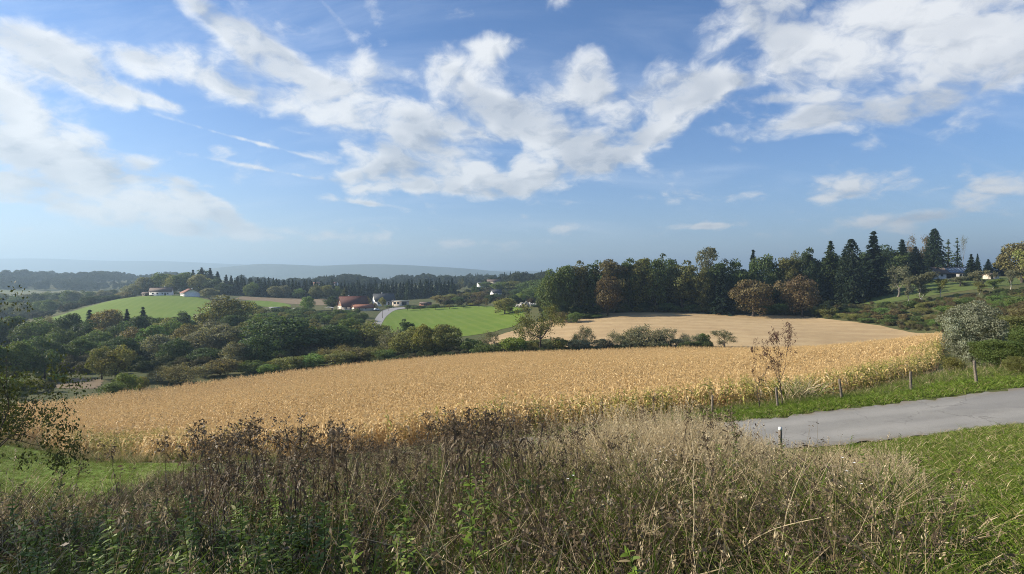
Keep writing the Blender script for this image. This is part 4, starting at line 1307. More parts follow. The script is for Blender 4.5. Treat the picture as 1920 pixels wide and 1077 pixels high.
def undergrowth(name, label, n, poly, hgt, colours, seed, keys=('bush0', 'bush1', 'bush2', 'bush3'), cat='undergrowth', vary=True):
    """low growth that covers the floor of a wood or a slope"""
    rg = np.random.default_rng(seed)
    ms = []
    for ci, c in enumerate(colours):
        m = leaf_mat('%s_%d' % (name, ci), c, .25, .65, .9, .15)
        for k in keys:
            me = PROTO[k][1].copy()
            me.materials.clear()
            me.materials.append(m)
            ms.append(me)
    P = np.array(world_poly(poly))
    x, y = rg.uniform(P[:, 0].min(), P[:, 0].max(), n), rg.uniform(P[:, 1].min(), P[:, 1].max(), n)
    k = in_poly(x, y, [tuple(p) for p in P])
    x, y = x[k], y[k]
    m = len(x)
    # neighbours share a kind, so patches form
    f = .5 + .25 * np.sin(x * .16 + 1.3 * np.sin(y * .11)) + .25 * np.cos(y * .21 + np.sin(x * .13))
    ci = np.clip((f + rg.normal(0, .16, m)) * len(colours), 0, len(colours) - 1).astype(int)
    idx = ci * len(keys) + rg.integers(0, len(keys), m)
    rot = np.column_stack([rg.normal(0, .1, m), rg.normal(0, .1, m), rg.uniform(0, 6.28, m)])
    o = scatter(name, np.column_stack([x, y, H(x, y) - .15]), ms, rot, rg.uniform(*hgt, m), idx)
    tag(o, label, cat, kind='stuff')


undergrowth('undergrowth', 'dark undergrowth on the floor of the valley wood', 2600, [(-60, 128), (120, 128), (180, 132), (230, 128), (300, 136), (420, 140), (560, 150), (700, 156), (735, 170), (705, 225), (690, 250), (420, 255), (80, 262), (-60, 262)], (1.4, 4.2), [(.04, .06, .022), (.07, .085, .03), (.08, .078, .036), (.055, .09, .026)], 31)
undergrowth('corner_scrub', 'low scrub beyond the left end of the corn', 260, [(-160, 84), (60, 90), (100, 100), (100, 128), (-160, 132)], (.8, 2.4), [(.055, .08, .025), (.08, .09, .03)], 37)
undergrowth('hedge_bottom', 'low growth along the foot of the hedge behind the corn', 900, [(700, 138), (900, 143.5), (1100, 144), (1330, 142), (1335, 147), (1100, 152), (1030, 158), (960, 180), (900, 170), (860, 178), (720, 168)], (1.2, 2.6), [(.05, .07, .025), (.08, .075, .04), (.07, .09, .03)], 32)
undergrowth('slope_scrub', 'rough scrub covering the slope between stubble and lawn', 3400, [(1500, 236), (1560, 215), (1650, 191), (1760, 162), (1800, 142), (1830, 110), (1990, 100), (1990, 205), (1900, 204), (1760, 212), (1680, 222), (1610, 236), (1560, 250)], (.5, 1.7), [(.06, .085, .026), (.085, .085, .03), (.105, .09, .04), (.12, .10, .045), (.08, .115, .03)], 33, ('bush0', 'bush1', 'bush2', 'scrub0'))
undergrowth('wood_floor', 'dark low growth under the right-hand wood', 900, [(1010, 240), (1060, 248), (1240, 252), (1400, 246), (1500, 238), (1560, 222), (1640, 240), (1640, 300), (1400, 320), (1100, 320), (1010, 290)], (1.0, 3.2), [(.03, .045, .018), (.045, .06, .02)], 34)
undergrowth('lowland_scrub', 'dark scrub in the low ground left of the meadow hill', 700, [(-100, 420), (70, 345), (130, 385), (200, 430), (245, 470), (240, 620), (-100, 640)], (2.0, 6.0), [(.04, .055, .022), (.06, .06, .03)], 35)
undergrowth('hamlet_scrub', 'shrubs and gardens filling the hamlet', 420, [(830, 372), (960, 330), (990, 318), (1040, 300), (1040, 560), (870, 560), (850, 460)], (1.5, 5.0), [(.045, .06, .022), (.07, .075, .03), (.09, .07, .04)], 36)

# ------------------------------------------------------------------ corn
def strip_leaf(mb, pts, width, up, tint):
    """ribbon leaf: centre line, half width along it, side direction"""
    pts = np.asarray(pts, float)
    n = len(pts)
    d = unit(np.gradient(pts, axis=0))
    side = unit(np.cross(d, np.asarray(up, float)[None]))
    w = np.asarray(width, float)[:, None]
    V = np.stack([pts - side * w, pts + side * w], 1).reshape(-1, 3)
    i = np.arange(n - 1) * 2
    mb.add(V, np.stack([i, i + 1, i + 3, i + 2], 1), tint=tint)


def ramp_mat(name, stops, transl=0.25, rough=0.65, spec=0.2):
    """colour of each leaf from its tint along a ramp of real plant colours"""
    m, N, out = new_mat(name)
    a = N.n('ShaderNodeAttribute', attribute_name='tint').outputs['Fac']
    rp = N.n('ShaderNodeValToRGB')
    el = rp.color_ramp.elements
    while len(el) < len(stops):
        el.new(0.5)
    for e, (p, c) in zip(el, stops):
        e.position = p
        e.color = col(*c)
    N.put(rp.inputs[0], a)
    bs = N.n('ShaderNodeBsdfPrincipled')
    N.put(bs.inputs['Base Color'], rp.outputs[0])
    bs.inputs['Roughness'].default_value = rough
    bs.inputs['Specular IOR Level'].default_value = spec
    tr = N.n('ShaderNodeBsdfTranslucent')
    N.put(tr.inputs[0], rp.outputs[0])
    mx = N.n('ShaderNodeMixShader')
    mx.inputs[0].default_value = transl
    N.t.links.new(bs.outputs[0], mx.inputs[1])
    N.t.links.new(tr.outputs[0], mx.inputs[2])
    N.t.links.new(mx.outputs[0], out.inputs[0])
    return m


M_corn = ramp_mat('ripe_corn', [(0, (.23, .145, .06)), (.3, (.45, .31, .135)), (.6, (.65, .47, .22)), (.85, (.76, .585, .31)), (1, (.82, .66, .39))], 0.3, 0.6)
M_corngreen = ramp_mat('turning_corn', [(0, (.10, .085, .03)), (.3, (.17, .20, .04)), (.55, (.32, .31, .075)), (.8, (.53, .41, .15)), (1, (.62, .50, .24))], 0.3, 0.6)


def corn_plant(seed, mat, droop):
    rg = np.random.default_rng(seed)
    h = rg.uniform(1.6, 1.95)
    mb = MB()
    z = np.linspace(0, h, 5)
    lean = rg.normal(0, .05, 2)
    st = np.column_stack([lean[0] * z, lean[1] * z, z])
    mb.tube(st, np.array([.016, .015, .013, .01, .006]), 4, rg.uniform(.3, .6), False)
    an = rg.uniform(0, 6.28)
    n = rg.integers(10, 13)
    for i in range(n):
        t = .12 + .83 * i / (n - 1)
        an += math.pi + rg.normal(0, .45)
        L = rg.uniform(.45, .8) * (1.0 if t < .8 else .7)
        o = np.array([math.cos(an), math.sin(an), 0])
        s = np.linspace(0, 1, 5)
        rise = rg.uniform(.35, .75)
        dr = droop * rg.uniform(.7, 1.5)
        q = np.outer(s * L * (1 - .25 * s), o) + np.array([lean[0] * t * h, lean[1] * t * h, t * h])
        q[:, 2] += L * (rise * s - dr * s * s)
        q += np.outer(s * s, rg.normal(0, .06, 3))
        strip_leaf(mb, q, .038 * np.array([.75, 1.1, 1.0, .65, .08]), unit(np.array([rg.normal(0, .35), rg.normal(0, .35), 1.0])), np.clip(rg.normal(.58, .2), 0, 1))
    # tassel
    top = st[-1]
    for i in range(6):
        d = unit(np.array([rg.normal(0, .45), rg.normal(0, .45), 1.0]))
        L = rg.uniform(.16, .28)
        q = top + np.outer(np.linspace(0, L, 3), d) + np.outer([0, 0, 1], [d[0] * .05, d[1] * .05, -.03])
        strip_leaf(mb, q, [.006, .008, .003], unit(rg.normal(0, 1, 3)), rg.uniform(.35, .75))
    # ear in its husk
    e0 = np.array([lean[0], lean[1], 1.0]) * h * .5
    o = unit(np.array([math.cos(an + 1), math.sin(an + 1), .8]))
    mb.tube([e0, e0 + o * .08, e0 + o * .2, e0 + o * .27], [.012, .03, .026, .006], 5, rg.uniform(.7, 1.0), False)
    me = mb.mesh('corn_plant')
    me.materials.append(mat)
    return me


ripe = [corn_plant(300 + i, M_corn, 1.05) for i in range(8)]
turning = [corn_plant(330 + i, M_corngreen, .85) for i in range(6)]


def edge_dist(x, y, poly):
    d = np.full(len(x), 1e9)
    n = len(poly)
    for i in range(n):
        a, b = np.array(poly[i]), np.array(poly[(i + 1) % n])
        ab = b - a
        t = np.clip(((x - a[0]) * ab[0] + (y - a[1]) * ab[1]) / (ab @ ab), 0, 1)
        d = np.minimum(d, np.hypot(x - a[0] - t * ab[0], y - a[1] - t * ab[1]))
    return d


def corn_points():
    rg = np.random.default_rng(21)
    e = np.array(CORN)
    ang = R(8)
    ca, sa = math.cos(ang), math.sin(ang)
    u = np.arange(-170, 170, .75)
    v = np.arange(-40, 180, .27)
    U, Vv = np.meshgrid(v, u)
    U, Vv = U.ravel(), Vv.ravel()
    # rows run almost across the view
    x = (Vv * -sa + U * ca)
    y = (Vv * ca + U * sa)
    # rebuild on a turned grid that covers the whole field
    a = np.arange(e[:, 0].min() - 20, e[:, 0].max() + 20, .23)
    b = np.arange(e[:, 1].min() - 30, e[:, 1].max() + 30, .70)
    A, B = np.meshgrid(a, b)
    A, B = A.ravel(), B.ravel()
    xm, ym = e.mean(0)
    x = xm + (A - xm) * ca - (B - ym) * sa
    y = ym + (A - xm) * sa + (B - ym) * ca
    x += rg.normal(0, .05, len(x))
    y += rg.normal(0, .06, len(x))
    k = in_poly(x, y, CORN) & (rg.random(len(x)) < .96)
    # ragged outline, thin spots and a few lodged gaps
    x, y = x[k], y[k]
    e_ = edge_dist(x, y, CORN)
    wob = .8 + .7 * np.sin(x * .9 + np.sin(y * .7) * 2) + .5 * np.sin(x * 2.3 + y)
    gap = np.sin(x * .21 + 2 * np.sin(y * .13)) * np.sin(y * .27 + np.sin(x * .17) * 2)
    k = (e_ > wob * rg.uniform(.3, 1.2, len(x))) & (rg.random(len(x)) > .5 * np.clip((gap - .80) / .2, 0, 1))
    return x[k], y[k]


cx_, cy_ = corn_points()
cz_ = H(cx_, cy_)


ed = edge_dist(cx_, cy_, CORN)
rg = np.random.default_rng(22)
near = np.hypot(cx_, cy_)
pxs = cx_ / cy_ * F + CX
# the near edge ripens last: greener towards the verge and at the left corner
patch = np.sin(cx_ * .35) * np.cos(cy_ * .3 + cx_ * .1)
gp = np.clip(1.15 - ed / (4.5 + 2 * patch), 0, 1) * (cy_ < 75) * np.clip((pxs - 800) / 350, 0.2, 1)
gp = np.maximum(gp, .9 * np.clip(1 - np.hypot(cx_ - at(210, 42), (cy_ - 42)) / 6.5, 0, 1) ** .5)
green = rg.random(len(cx_)) < gp * .75


def lay(name, sel, protos, label):
    n = int(sel.sum())
    rot = np.column_stack([rg.normal(0, .07, n), rg.normal(0, .07, n), rg.uniform(0, 6.28, n)])
    s = rg.normal(1.0, .07, n) * (1 + .07 * np.sin(cx_[sel] * .09 + np.sin(cy_[sel] * .07) * 2))
    o = scatter(name, np.column_stack([cx_[sel], cy_[sel], cz_[sel]]), protos, rot, s, rg.integers(0, len(protos), n))
    tag(o, label, 'corn', kind='stuff')


lay('corn_crop', ~green, ripe, 'ripe golden corn covering the whole field')
lay('corn_margin', green, turning, 'still greenish corn along the near margin of the field')

# ------------------------------------------------------------------ buildings
def paint(name, c, rough=.8, amount=.12, scale=1.2, **k):
    return plain_mat(name, c, rough, scale, amount, objcoord=True, **k)


M_white = paint('white_render', (.74, .73, .70))
M_cream = paint('cream_render', (.55, .48, .38))
M_brick = paint('brown_brick', (.24, .13, .085), amount=.3, scale=5)
M_redtile = paint('red_tiles', (.115, .05, .042), amount=.3, scale=2.5)
M_orange = paint('orange_tiles', (.22, .095, .062), amount=.3, scale=2.5)
M_slate = paint('dark_slate', (.055, .062, .07), amount=.3, scale=2.5, rough=.6)
M_brownroof = paint('brown_tiles', (.13, .10, .085), amount=.3, scale=2.5)
M_greysheet = paint('grey_sheet', (.30, .31, .32), amount=.15, rough=.5)
M_wood = paint('weathered_wood', (.16, .135, .105), amount=.4, scale=12, bump=.3)
M_glass = plain_mat('window_glass', (.02, .025, .03), .08, 3, .2, spec=.6)
M_frame = paint('white_frame', (.78, .78, .76))
M_dark = paint('dark_opening', (.03, .028, .026))
M_solar = plain_mat('solar_cells', (.10, .13, .18), .14, 2, .2, spec=.8, objcoord=True)
M_alu = plain_mat('aluminium', (.6, .6, .6), .35, 4, .1, metallic=.9, objcoord=True)


def slab(mb, p, q, r, s, th):
    """plate with corners p q r s (outer face), thickness down its normal"""
    P = np.array([p, q, r, s], float)
    n = unit(np.cross(P[1] - P[0], P[3] - P[0]))
    V = np.vstack([P, P - n * th])
    mb.add(V, [[0, 1, 2, 3], [7, 6, 5, 4], [0, 4, 5, 1], [1, 5, 6, 2], [2, 6, 7, 3], [3, 7, 4, 0]])


def house(name, label, px, D, rz, L, Wd, wh, rise, wall, roof, cat='house', wins=(), gables=(), chim=None, over=.5, doors=(), solar=None, gable_mat=None, base=0.0, group=None):
    x = at(px, D)
    e = empty(name, (x, D, H1(x, D) + base), R(rz))
    tag(e, label, cat, group)
    mb = MB()
    l, w = L / 2, Wd / 2
    V = [(-l, -w, -1.5), (l, -w, -1.5), (l, w, -1.5), (-l, w, -1.5), (-l, -w, wh), (l, -w, wh), (l, w, wh), (-l, w, wh)]
    mb.add(V, [[0, 1, 5, 4], [1, 2, 6, 5], [2, 3, 7, 6], [3, 0, 4, 7], [4, 5, 6, 7]])
    put('wall', mb.mesh('wall'), wall, e)
    if rise > .3:
        for s in (-1, 1):
            g = MB()
            X = s * (l - .01)
            g.add([(X, -w + .01, wh), (X, w - .01, wh), (X, 0, wh + rise), (X - s * .25, -w + .01, wh), (X - s * .25, w - .01, wh), (X - s * .25, 0, wh + rise)], [[0, 1, 4, 3], [1, 2, 5, 4], [2, 0, 3, 5]], [[0, 1, 2], [5, 4, 3]])
            put('gable', g.mesh('gable'), gable_mat or wall, e)
        rb = MB()
        k = rise / w
        z0, z1 = wh - over * k + .12, wh + rise + .16
        slab(rb, (-l - over, -w - over, z0), (l + over, -w - over, z0), (l + over, 0, z1), (-l - over, 0, z1), .2)
        slab(rb, (l + over, w + over, z0), (-l - over, w + over, z0), (-l - over, 0, z1 + .01), (l + over, 0, z1 + .01), .2)
        rf = put('roof', rb.mesh('roof'), roof, e)
        rg_ = MB()
        rg_.tube([(-l - over, 0, z1 + .02), (l + over, 0, z1 + .02)], .12, 6)
        put('ridge', rg_.mesh('ridge'), roof, rf)
        if solar:
            a0, a1, n = solar
            for i in range(n):
                for j in range(2):
                    t0, t1 = .12 + j * .4, .12 + j * .4 + .37
                    xa = a0 + (a1 - a0) * i / n + .04
                    xb = a0 + (a1 - a0) * (i + 1) / n - .04
                    f = lambda t: (-w - over) * (1 - t)
                    zf = lambda t: z0 + (z1 - z0) * t + .1
                    pb = MB()
                    slab(pb, (xa, f(t0), zf(t0)), (xb, f(t0), zf(t0)), (xb, f(t1), zf(t1)), (xa, f(t1), zf(t1)), .05)
                    put('solar_panel', pb.mesh('solar_panel'), M_solar, rf)
    else:
        rb = MB()
        rb.box(0, 0, wh + .12, L + over * 2, Wd + over * 2, .24)
        rf = put('roof', rb.mesh('roof'), roof, e)
    if chim:
        c = MB()
        c.box(chim[0], chim[1], wh + rise * (1 - abs(chim[1]) / w) + .4, .7, .7, 1.8)
        c.box(chim[0], chim[1], wh + rise * (1 - abs(chim[1]) / w) + 1.35, .86, .86, .14)
        put('chimney', c.mesh('chimney'), chim[2] if len(chim) > 2 else M_white, rf)

    def opening(nm, face, u, z, ww, hh, glass=True):
        f, g = MB(), MB()
        if face in ('f', 'b'):
            s = -1 if face == 'f' else 1
            y = s * w
            for (cx, cz, sx, sz) in ((u, z - hh / 2, ww + .16, .1), (u, z + hh / 2, ww + .16, .1), (u - ww / 2, z, .1, hh - .1), (u + ww / 2, z, .1, hh - .1), (u, z, .06, hh - .1)):
                f.box(cx, y + s * .03, cz, sx, .1, sz)
            g.box(u, y + s * .012, z, ww - .1, .04, hh - .1)
        else:
            s = -1 if face == 'l' else 1
            X = s * l
            for (cy2, cz, sy, sz) in ((u, z - hh / 2, ww + .16, .1), (u, z + hh / 2, ww + .16, .1), (u - ww / 2, z, .1, hh - .1), (u + ww / 2, z, .1, hh - .1), (u, z, .06, hh - .1)):
                f.box(X + s * .03, cy2, cz, .1, sy, sz)
            g.box(X + s * .012, u, z, .04, ww - .1, hh - .1)
        fo = put(nm, f.mesh(nm), M_frame if glass else M_wood, e)
        put('pane' if glass else 'door_leaf', g.mesh('pane'), M_glass if glass else M_dark, fo)
    for q in wins:
        opening('window', *q)
    for q in doors:
        opening('door', *q, glass=False)
    return e


FW = lambda *us: tuple(('f', u, 1.6, 1.2, 1.3) for u in us)
house('hilltop_house', 'white hilltop house with grey-brown roof, left of the pair on the meadow', 303, 431, 22, 15, 9, 3.2, 3.0, M_white, M_brownroof, wins=FW(-5, -2, 1.5, 5) + (('l', -2, 1.6, 1.2, 1.3), ('l', 2, 1.6, 1.2, 1.3), ('l', 0, 4.2, 1, 1.1)), chim=(2, .5), doors=(('f', 3.3, 1.05, 1, 2.1),), gable_mat=M_cream)
house('garden_shed', 'small low shed at the left side of the grey-brown roofed hilltop house', 276, 428, 10, 6, 4, 2.0, .9, M_wood, M_brownroof, 'shed', doors=(('f', 0, .95, 1, 1.9),))
house('hilltop_house', 'white house with red roof and dark garage opening on the meadow hilltop', 356, 429, -48, 15, 11, 2.8, 2.9, M_white, M_orange, wins=(('l', 3, 1.5, 1.3, 1.2),) + FW(-5, -2.5, 3), doors=(('l', -1, 1.25, 3.6, 2.4), ('f', 0, 1.05, 1, 2.1)), chim=(3, 1))
e = house('farmhouse', 'large house with steep dark red roof and brown brick gable', 662, 345, 34, 17, 11, 2.6, 6.0, M_cream, M_redtile, wins=FW(-6, -3, 3, 6) + (('l', -3, 1.5, 1.2, 1.3), ('l', 2.6, 1.5, 1.2, 1.3), ('l', 0, 4.6, 1.1, 1.6)), chim=(-2.5, .8), gable_mat=M_brick, doors=(('f', 0, 1.05, 1.1, 2.1),))
house('farmhouse_wing', 'low wing with orange-red roof in front of the steep dark red roof', 680, 337, 34, 12, 6, 1.9, 1.9, M_cream, M_orange, 'outbuilding', wins=(('l', 0, 1.3, 1, 1), ('f', -3, 1.2, 1.1, 1), ('f', 1, 1.2, 1.1, 1)))
house('gabled_house', 'white gabled house with dark slate roof behind the red farmhouse', 719, 402, 32, 15, 9, 3.2, 5.2, M_white, M_slate, wins=(('l', -2.2, 1.7, 1.1, 1.4), ('l', 2.2, 1.7, 1.1, 1.4), ('l', -1.3, 4.4, .9, 1.4), ('l', 1.3, 4.4, .9, 1.4)) + FW(-5, 0, 5), chim=(-1, .6), doors=(('f', 2.5, 1.05, 1.1, 2.1),), base=.8)
house('flat_annex', 'flat roofed grey annex right of the white gabled house', 751, 398, 8, 12, 6, 3.0, .1, M_cream, M_greysheet, 'outbuilding', wins=(('f', -4, 1.7, 1.6, 1.5), ('f', -1.5, 1.7, 1.6, 1.5)), doors=(('f', 3, 1.2, 3.2, 2.4),), base=.6)
house('garden_shed', 'small orange-brown shed beyond the valley meadow hedge', 798, 380, -18, 7.5, 4, 1.9, .6, M_orange, M_brownroof, 'shed', doors=(('f', 1, .95, 2.4, 1.7),), base=.5)
house('grey_shed', 'grey flat shed in the fields left of the round green tree', 518, 352, 12, 7, 4.5, 2.4, .1, M_greysheet, M_greysheet, 'shed', doors=(('f', -1, 1.1, 2.4, 2.1),))
house('long_house', 'long low white house with solar panels on the hillside', 1783, 287, -6, 19, 11, 2.9, 3.0, M_white, M_brownroof, wins=FW(-8, 1.2, 4.4, 7.6) + (('r', 0, 1.6, 1.3, 1.3),), chim=(-5.2, .8), solar=(-4.2, 8.6, 8), over=.9, doors=(('f', -3.5, 1.2, 4.6, 2.3),))
house('garden_hut', 'small wooden hut on the lawn right of the long house', 1858, 268, 8, 5.5, 3.5, 2.0, .8, M_cream, M_brownroof, 'shed', doors=(('f', -1.4, .95, 1.2, 1.8),), wins=(('f', 1.2, 1.2, .8, .8),))
house('far_house', 'tiny white far house with long pale barn roof behind the hamlet', 926, 640, 4, 16, 7, 2.6, 2.2, M_cream, M_brownroof, wins=FW(-5, 0, 5), base=5)
house('far_house', 'tiny white far house left of the long pale barn roof', 901, 640, 20, 7, 6, 2.8, 2.2, M_white, M_slate, wins=FW(-2, 2), base=3)
house('hamlet_house', 'small white house half hidden by hamlet trees', 930, 455, 25, 8, 6, 2.8, 2.4, M_white, M_slate, wins=FW(-2.4, 0, 2.4) + (('l', 0, 3.4, .8, .9),), base=1.0)
house('far_house', 'tiny far house with red roof, left of two above the spruce wood', 594, 790, 20, 9, 6, 2.6, 2.2, M_cream, M_orange, wins=FW(-2.5, 0, 2.5), base=5, group='far red roofed houses above the spruce wood')
house('far_house', 'tiny far house with red roof, right of two above the spruce wood', 628, 780, -20, 8, 6, 2.6, 2, M_white, M_redtile, wins=FW(-3, 2), base=6, group='far red roofed houses above the spruce wood')
house('far_farm', 'tiny white far farmhouse in the pale fields at the left', 64, 800, 20, 13, 8, 4, 3.5, M_white, M_brownroof, wins=FW(-3, 0, 3), base=2)
house('far_farm_barn', 'low pale barn right of the tiny far farmhouse', 82, 800, 5, 16, 8, 2.4, 1.6, M_cream, M_greysheet, 'barn', base=2)


def canopy(px, D, sx, sy, h, name, label):
    x = at(px, D)
    e = empty(name, (x, D, H1(x, D)), R(10))
    tag(e, label, 'canopy')
    mb = MB()
    n = 9
    t = np.linspace(-1, 1, n)
    P = np.array([(a * sx / 2, b * sy / 2, h * (.72 + .28 * (1 - a * a))) for b in (-1, 1) for a in t])
    i = np.arange(n - 1)
    mb.add(P, np.stack([i, i + 1, i + n + 1, i + n], 1))
    mb.add(P - [0, 0, .05], np.stack([i, i + n, i + n + 1, i + 1], 1))
    put('cover', mb.mesh('cover', True), M_frame, e)
    for sx_ in (-1, 1):
        for sy_ in (-1, 1):
            p = MB()
            p.tube([(sx_ * sx * .48, sy_ * sy * .46, 0), (sx_ * sx * .48, sy_ * sy * .46, h * .73)], .05, 6)
            put('leg', p.mesh('leg'), M_wood, e)


canopy(556, 350, 7, 4, 2.0, 'garden_canopy', 'long pale canopy left of the red farmhouse behind the plantation')
canopy(616, 340, 6, 4, 2.4, 'garden_canopy', 'white canopy at the left foot of the red farmhouse')


def vehicle(px, D, rz):
    x = at(px, D)
    e = empty('parked_vehicle', (x, D, H1(x, D) + .2), R(rz))
    tag(e, 'small white vehicle parked beside the farm road', 'vehicle')
    mb = MB()
    prof = [(-2.1, .35), (-2.15, .8), (-1.9, 1.0), (-1.3, 1.42), (.5, 1.45), (1.2, 1.0), (2.05, .85), (2.15, .4)]
    P = np.array([(a, y, z) for y in (-.85, .85) for a, z in prof])
    n = len(prof)
    Q = [[i, (i + 1) % n, n + (i + 1) % n, n + i] for i in range(n)]
    mb.add(P, Q, [[0, i + 1, i] for i in range(1, n - 1)] + [[n, n + i, n + i + 1] for i in range(1, n - 1)])
    put('body', mb.mesh('body'), M_frame, e)
    for s in (-1, 1):
        g = MB()
        g.add([(-1.55, s * .86, 1.0), (.95, s * .86, 1.0), (.4, s * .86, 1.36), (-1.2, s * .86, 1.36)], [[0, 1, 2, 3]])
        put('side_window', g.mesh('side_window'), M_glass, e)
        for a in (-1.35, 1.35):
            wv = MB()
            wv.tube([(a, s * .7, .32), (a, s * .9, .32)], .32, 12)
            put('wheel', wv.mesh('wheel'), M_dark, e)


vehicle(706, 338, 60)


def stone_pile():
    D, px = 305, 988
    x = at(px, D)
    e = empty('stone_pile', (x, D, H1(x, D)))
    tag(e, 'heap of pale rubble beside the valley meadow', 'stone pile')
    rg = np.random.default_rng(9)
    ms = []
    for k in range(5):
        v = MB().box(0, 0, 0, 1, .8, .7).V[0] + rg.normal(0, .09, (8, 3))
        ms.append(make_mesh('stone', v, [[0, 2, 3, 1], [4, 5, 7, 6], [0, 1, 5, 4], [2, 6, 7, 3], [1, 3, 7, 5], [0, 4, 6, 2]]))
        ms[-1].materials.append(M_rub)
    for i in range(110):
        a, b = rg.uniform(-6.5, 6.5), rg.uniform(-2.2, 2.2)
        top = 2.6 * (1 - (abs(a) / 7) ** 2) * (1 - (abs(b) / 2.6) ** 2)
        o = put('stone', ms[i % 5], None, e, (a, b, rg.uniform(0, 1) ** .6 * max(top, .2)), rg.uniform(0, 6, 3), (rg.uniform(.5, 1.2),) * 3)


M_rub = paint('pale_rubble', (.42, .40, .37), amount=.35)
stone_pile()


def pole(px, D, h, label, i):
    x = at(px, D)
    mb = MB()
    mb.tube([(0, 0, -.4), (.03, 0, h * .5), (0, .02, h)], [.14, .12, .09], 8)
    mb.box(0, 0, h * .93, 1.1, .1, .1)
    o = put('utility_pole', mb.mesh('utility_pole', False), M_wood, None, (x, D, H1(x, D)))
    tag(o, label, 'pole', 'wooden poles along the farm road')


pole(704, 258, 4.6, 'nearest and lowest wooden pole beside the farm road', 0)
pole(717, 298, 5.4, 'middle wooden pole beside the farm road', 1)
pole(729, 338, 5.0, 'farthest wooden pole beside the farm road at the yard', 2)
pole(738, 372, 6.2, 'wooden pole in front of the white gabled house', 3)
mb = MB()
mb.tube([(0, 0, -.2), (0, 0, 1.6)], [.06, .05], 8)
o = put('marker_post', mb.mesh('marker_post'), M_frame, None, (at(293, 126), 126, H1(at(293, 126), 126)))
tag(o, 'thin white post on the grass beyond the corn', 'post')

# ------------------------------------------------------------------ fence by the path
POSTS = [(1335, 29.6, 1.05, 2), (1458, 29.0, 1.12, -4), (1578, 28.5, 1.15, -6), (1709, 28.0, 1.15, -3), (1831, 27.0, 1.2, -5), (1960, 26.6, 1.15, 2)]
heads = []
for i, (px, D, h, tilt) in enumerate(POSTS):
    rg = np.random.default_rng(40 + i)
    x = at(px, D)
    z = H1(x, D)
    mb = MB()
    n = 9
    hz = np.array([-.3, 0, .3, .6, .85, .97, 1.0]) * h
    P = np.column_stack([rg.normal(0, .006, 7), rg.normal(0, .006, 7), hz])
    mb.tube(P, np.array([.066, .064, .062, .06, .058, .057, .048]) * rg.uniform(.92, 1.1), n)
    V = mb.V[0]
    V += rg.normal(0, .0035, V.shape)
    o = put('fence_post', mb.mesh('fence_post', True), M_wood, None, (x, D, z), (R(rg.uniform(-3, 3)), R(tilt), rg.uniform(0, 3)))
    lab = ['leftmost short dark fence post in the dry grass', 'fence post at the foot of the brown saplings', 'leaning fence post right of the reedy clump', 'fence post between the reedy clump and the silver bush', 'fence post in front of the silver bush', 'fence post beyond the right edge of the silver bush'][i]
    tag(o, lab, 'post', 'wooden fence posts along the path')
    o.rotation_euler = (R(rg.uniform(-2, 2)), R(tilt), 0)
    heads.append((x + math.sin(R(tilt)) * h * .85, D, z, h))
M_wire = plain_mat('rusty_wire', (.10, .08, .065), .6, 8, .3, metallic=.6)
for k, f in enumerate((.86, .55)):
    mb = MB()
    for (x0, y0, z0, h0), (x1, y1, z1, h1) in zip(heads[:-1], heads[1:]):
        t = np.linspace(0, 1, 9)
        P = np.column_stack([x0 + (x1 - x0) * t, y0 - .07 + (y1 - y0) * t, z0 + h0 * f + (z1 + h1 * f - z0 - h0 * f) * t - .05 * np.sin(t * math.pi)])
        mb.tube(P, .0028, 4, cap=False)
    o = put('fence_wire', mb.mesh('fence_wire', True), M_wire)
    tag(o, ['upper thin wire strung along the fence posts', 'lower thin wire strung along the fence posts'][k], 'wire', 'wires of the fence along the path')
D, px = 20.4, 1463
x = at(px, D)
e = empty('marker_post', (x, D, H1(x, D)), .3)
tag(e, 'small dark stake with a white top at the near edge of the path', 'post')
mb = MB()
mb.box(0, 0, .40, .09, .09, 1.2)
put('stake', mb.mesh('stake'), M_wood, e)
mb = MB()
mb.box(0, 0, 1.06, .10, .10, .12, taper=.9)
put('cap', mb.mesh('cap'), M_frame, e)

# ------------------------------------------------------------------ shrubs and saplings near the path
broadleaf('willow', 201, base=-.02, w=1.0, clumps=120, per=330, leaf=.018, irr=.45, rc=(.08, .15), limbs=40, trunk=.012, fork=.2)
broadleaf('thicket0', 202, base=-.02, w=1.2, clumps=90, per=260, leaf=.022, irr=.3, rc=(.1, .18), limbs=30, trunk=.012, fork=.2)
broadleaf('thicket1', 203, base=-.02, w=1.3, clumps=90, per=260, leaf=.022, irr=.34, rc=(.1, .18), limbs=30, trunk=.012, fork=.2)
twiggy('sapling0', 2075, stems=1, length=.24, depth=5, radius=.0125, spread=.5, up=.14, leaf=.016, per=3, shrink=.74, fuzz=.014)
twiggy('sapling1', 2024, stems=1, length=.24, depth=5, radius=.012, spread=.5, up=.14, leaf=.017, per=3, shrink=.74, fuzz=.014)
twiggy('lefttree', 211, stems=4, length=.34, depth=5, radius=.014, spread=.7, up=.02, leaf=.0125, per=8, lean=.8, shrink=.76, fuzz=.024)
tree('willow', 1828, 563, 39, 118, 'silver', 'silver_bush', 'large silvery grey willow bush behind the fence', 'bush', rz=1.0)
T('thicket0', 1878, 636, 35, 110, 'mid', 'dark_bush', 'dark green bush in front of the silvery willow bush', 'bush')
T('thicket1', 1938, 604, 42, 130, 'mid', 'green_bush', 'green bush at the right edge beside the silvery willow bush', 'bush')
T('thicket1', 1915, 668, 29.5, 60, 'olive', 'brown_shrub', 'low olive-brown shrub at the right edge beside the path', 'bush')
T('thicket0', 1900, 590, 70, 130, 'olive', 'hill_bush', 'olive bush on the slope right of the silvery willow bush', 'bush')
T('thicket1', 1985, 570, 80, 150, 'brown', 'hill_bush', 'brown bush tangle on the slope at the far right edge', 'bush')
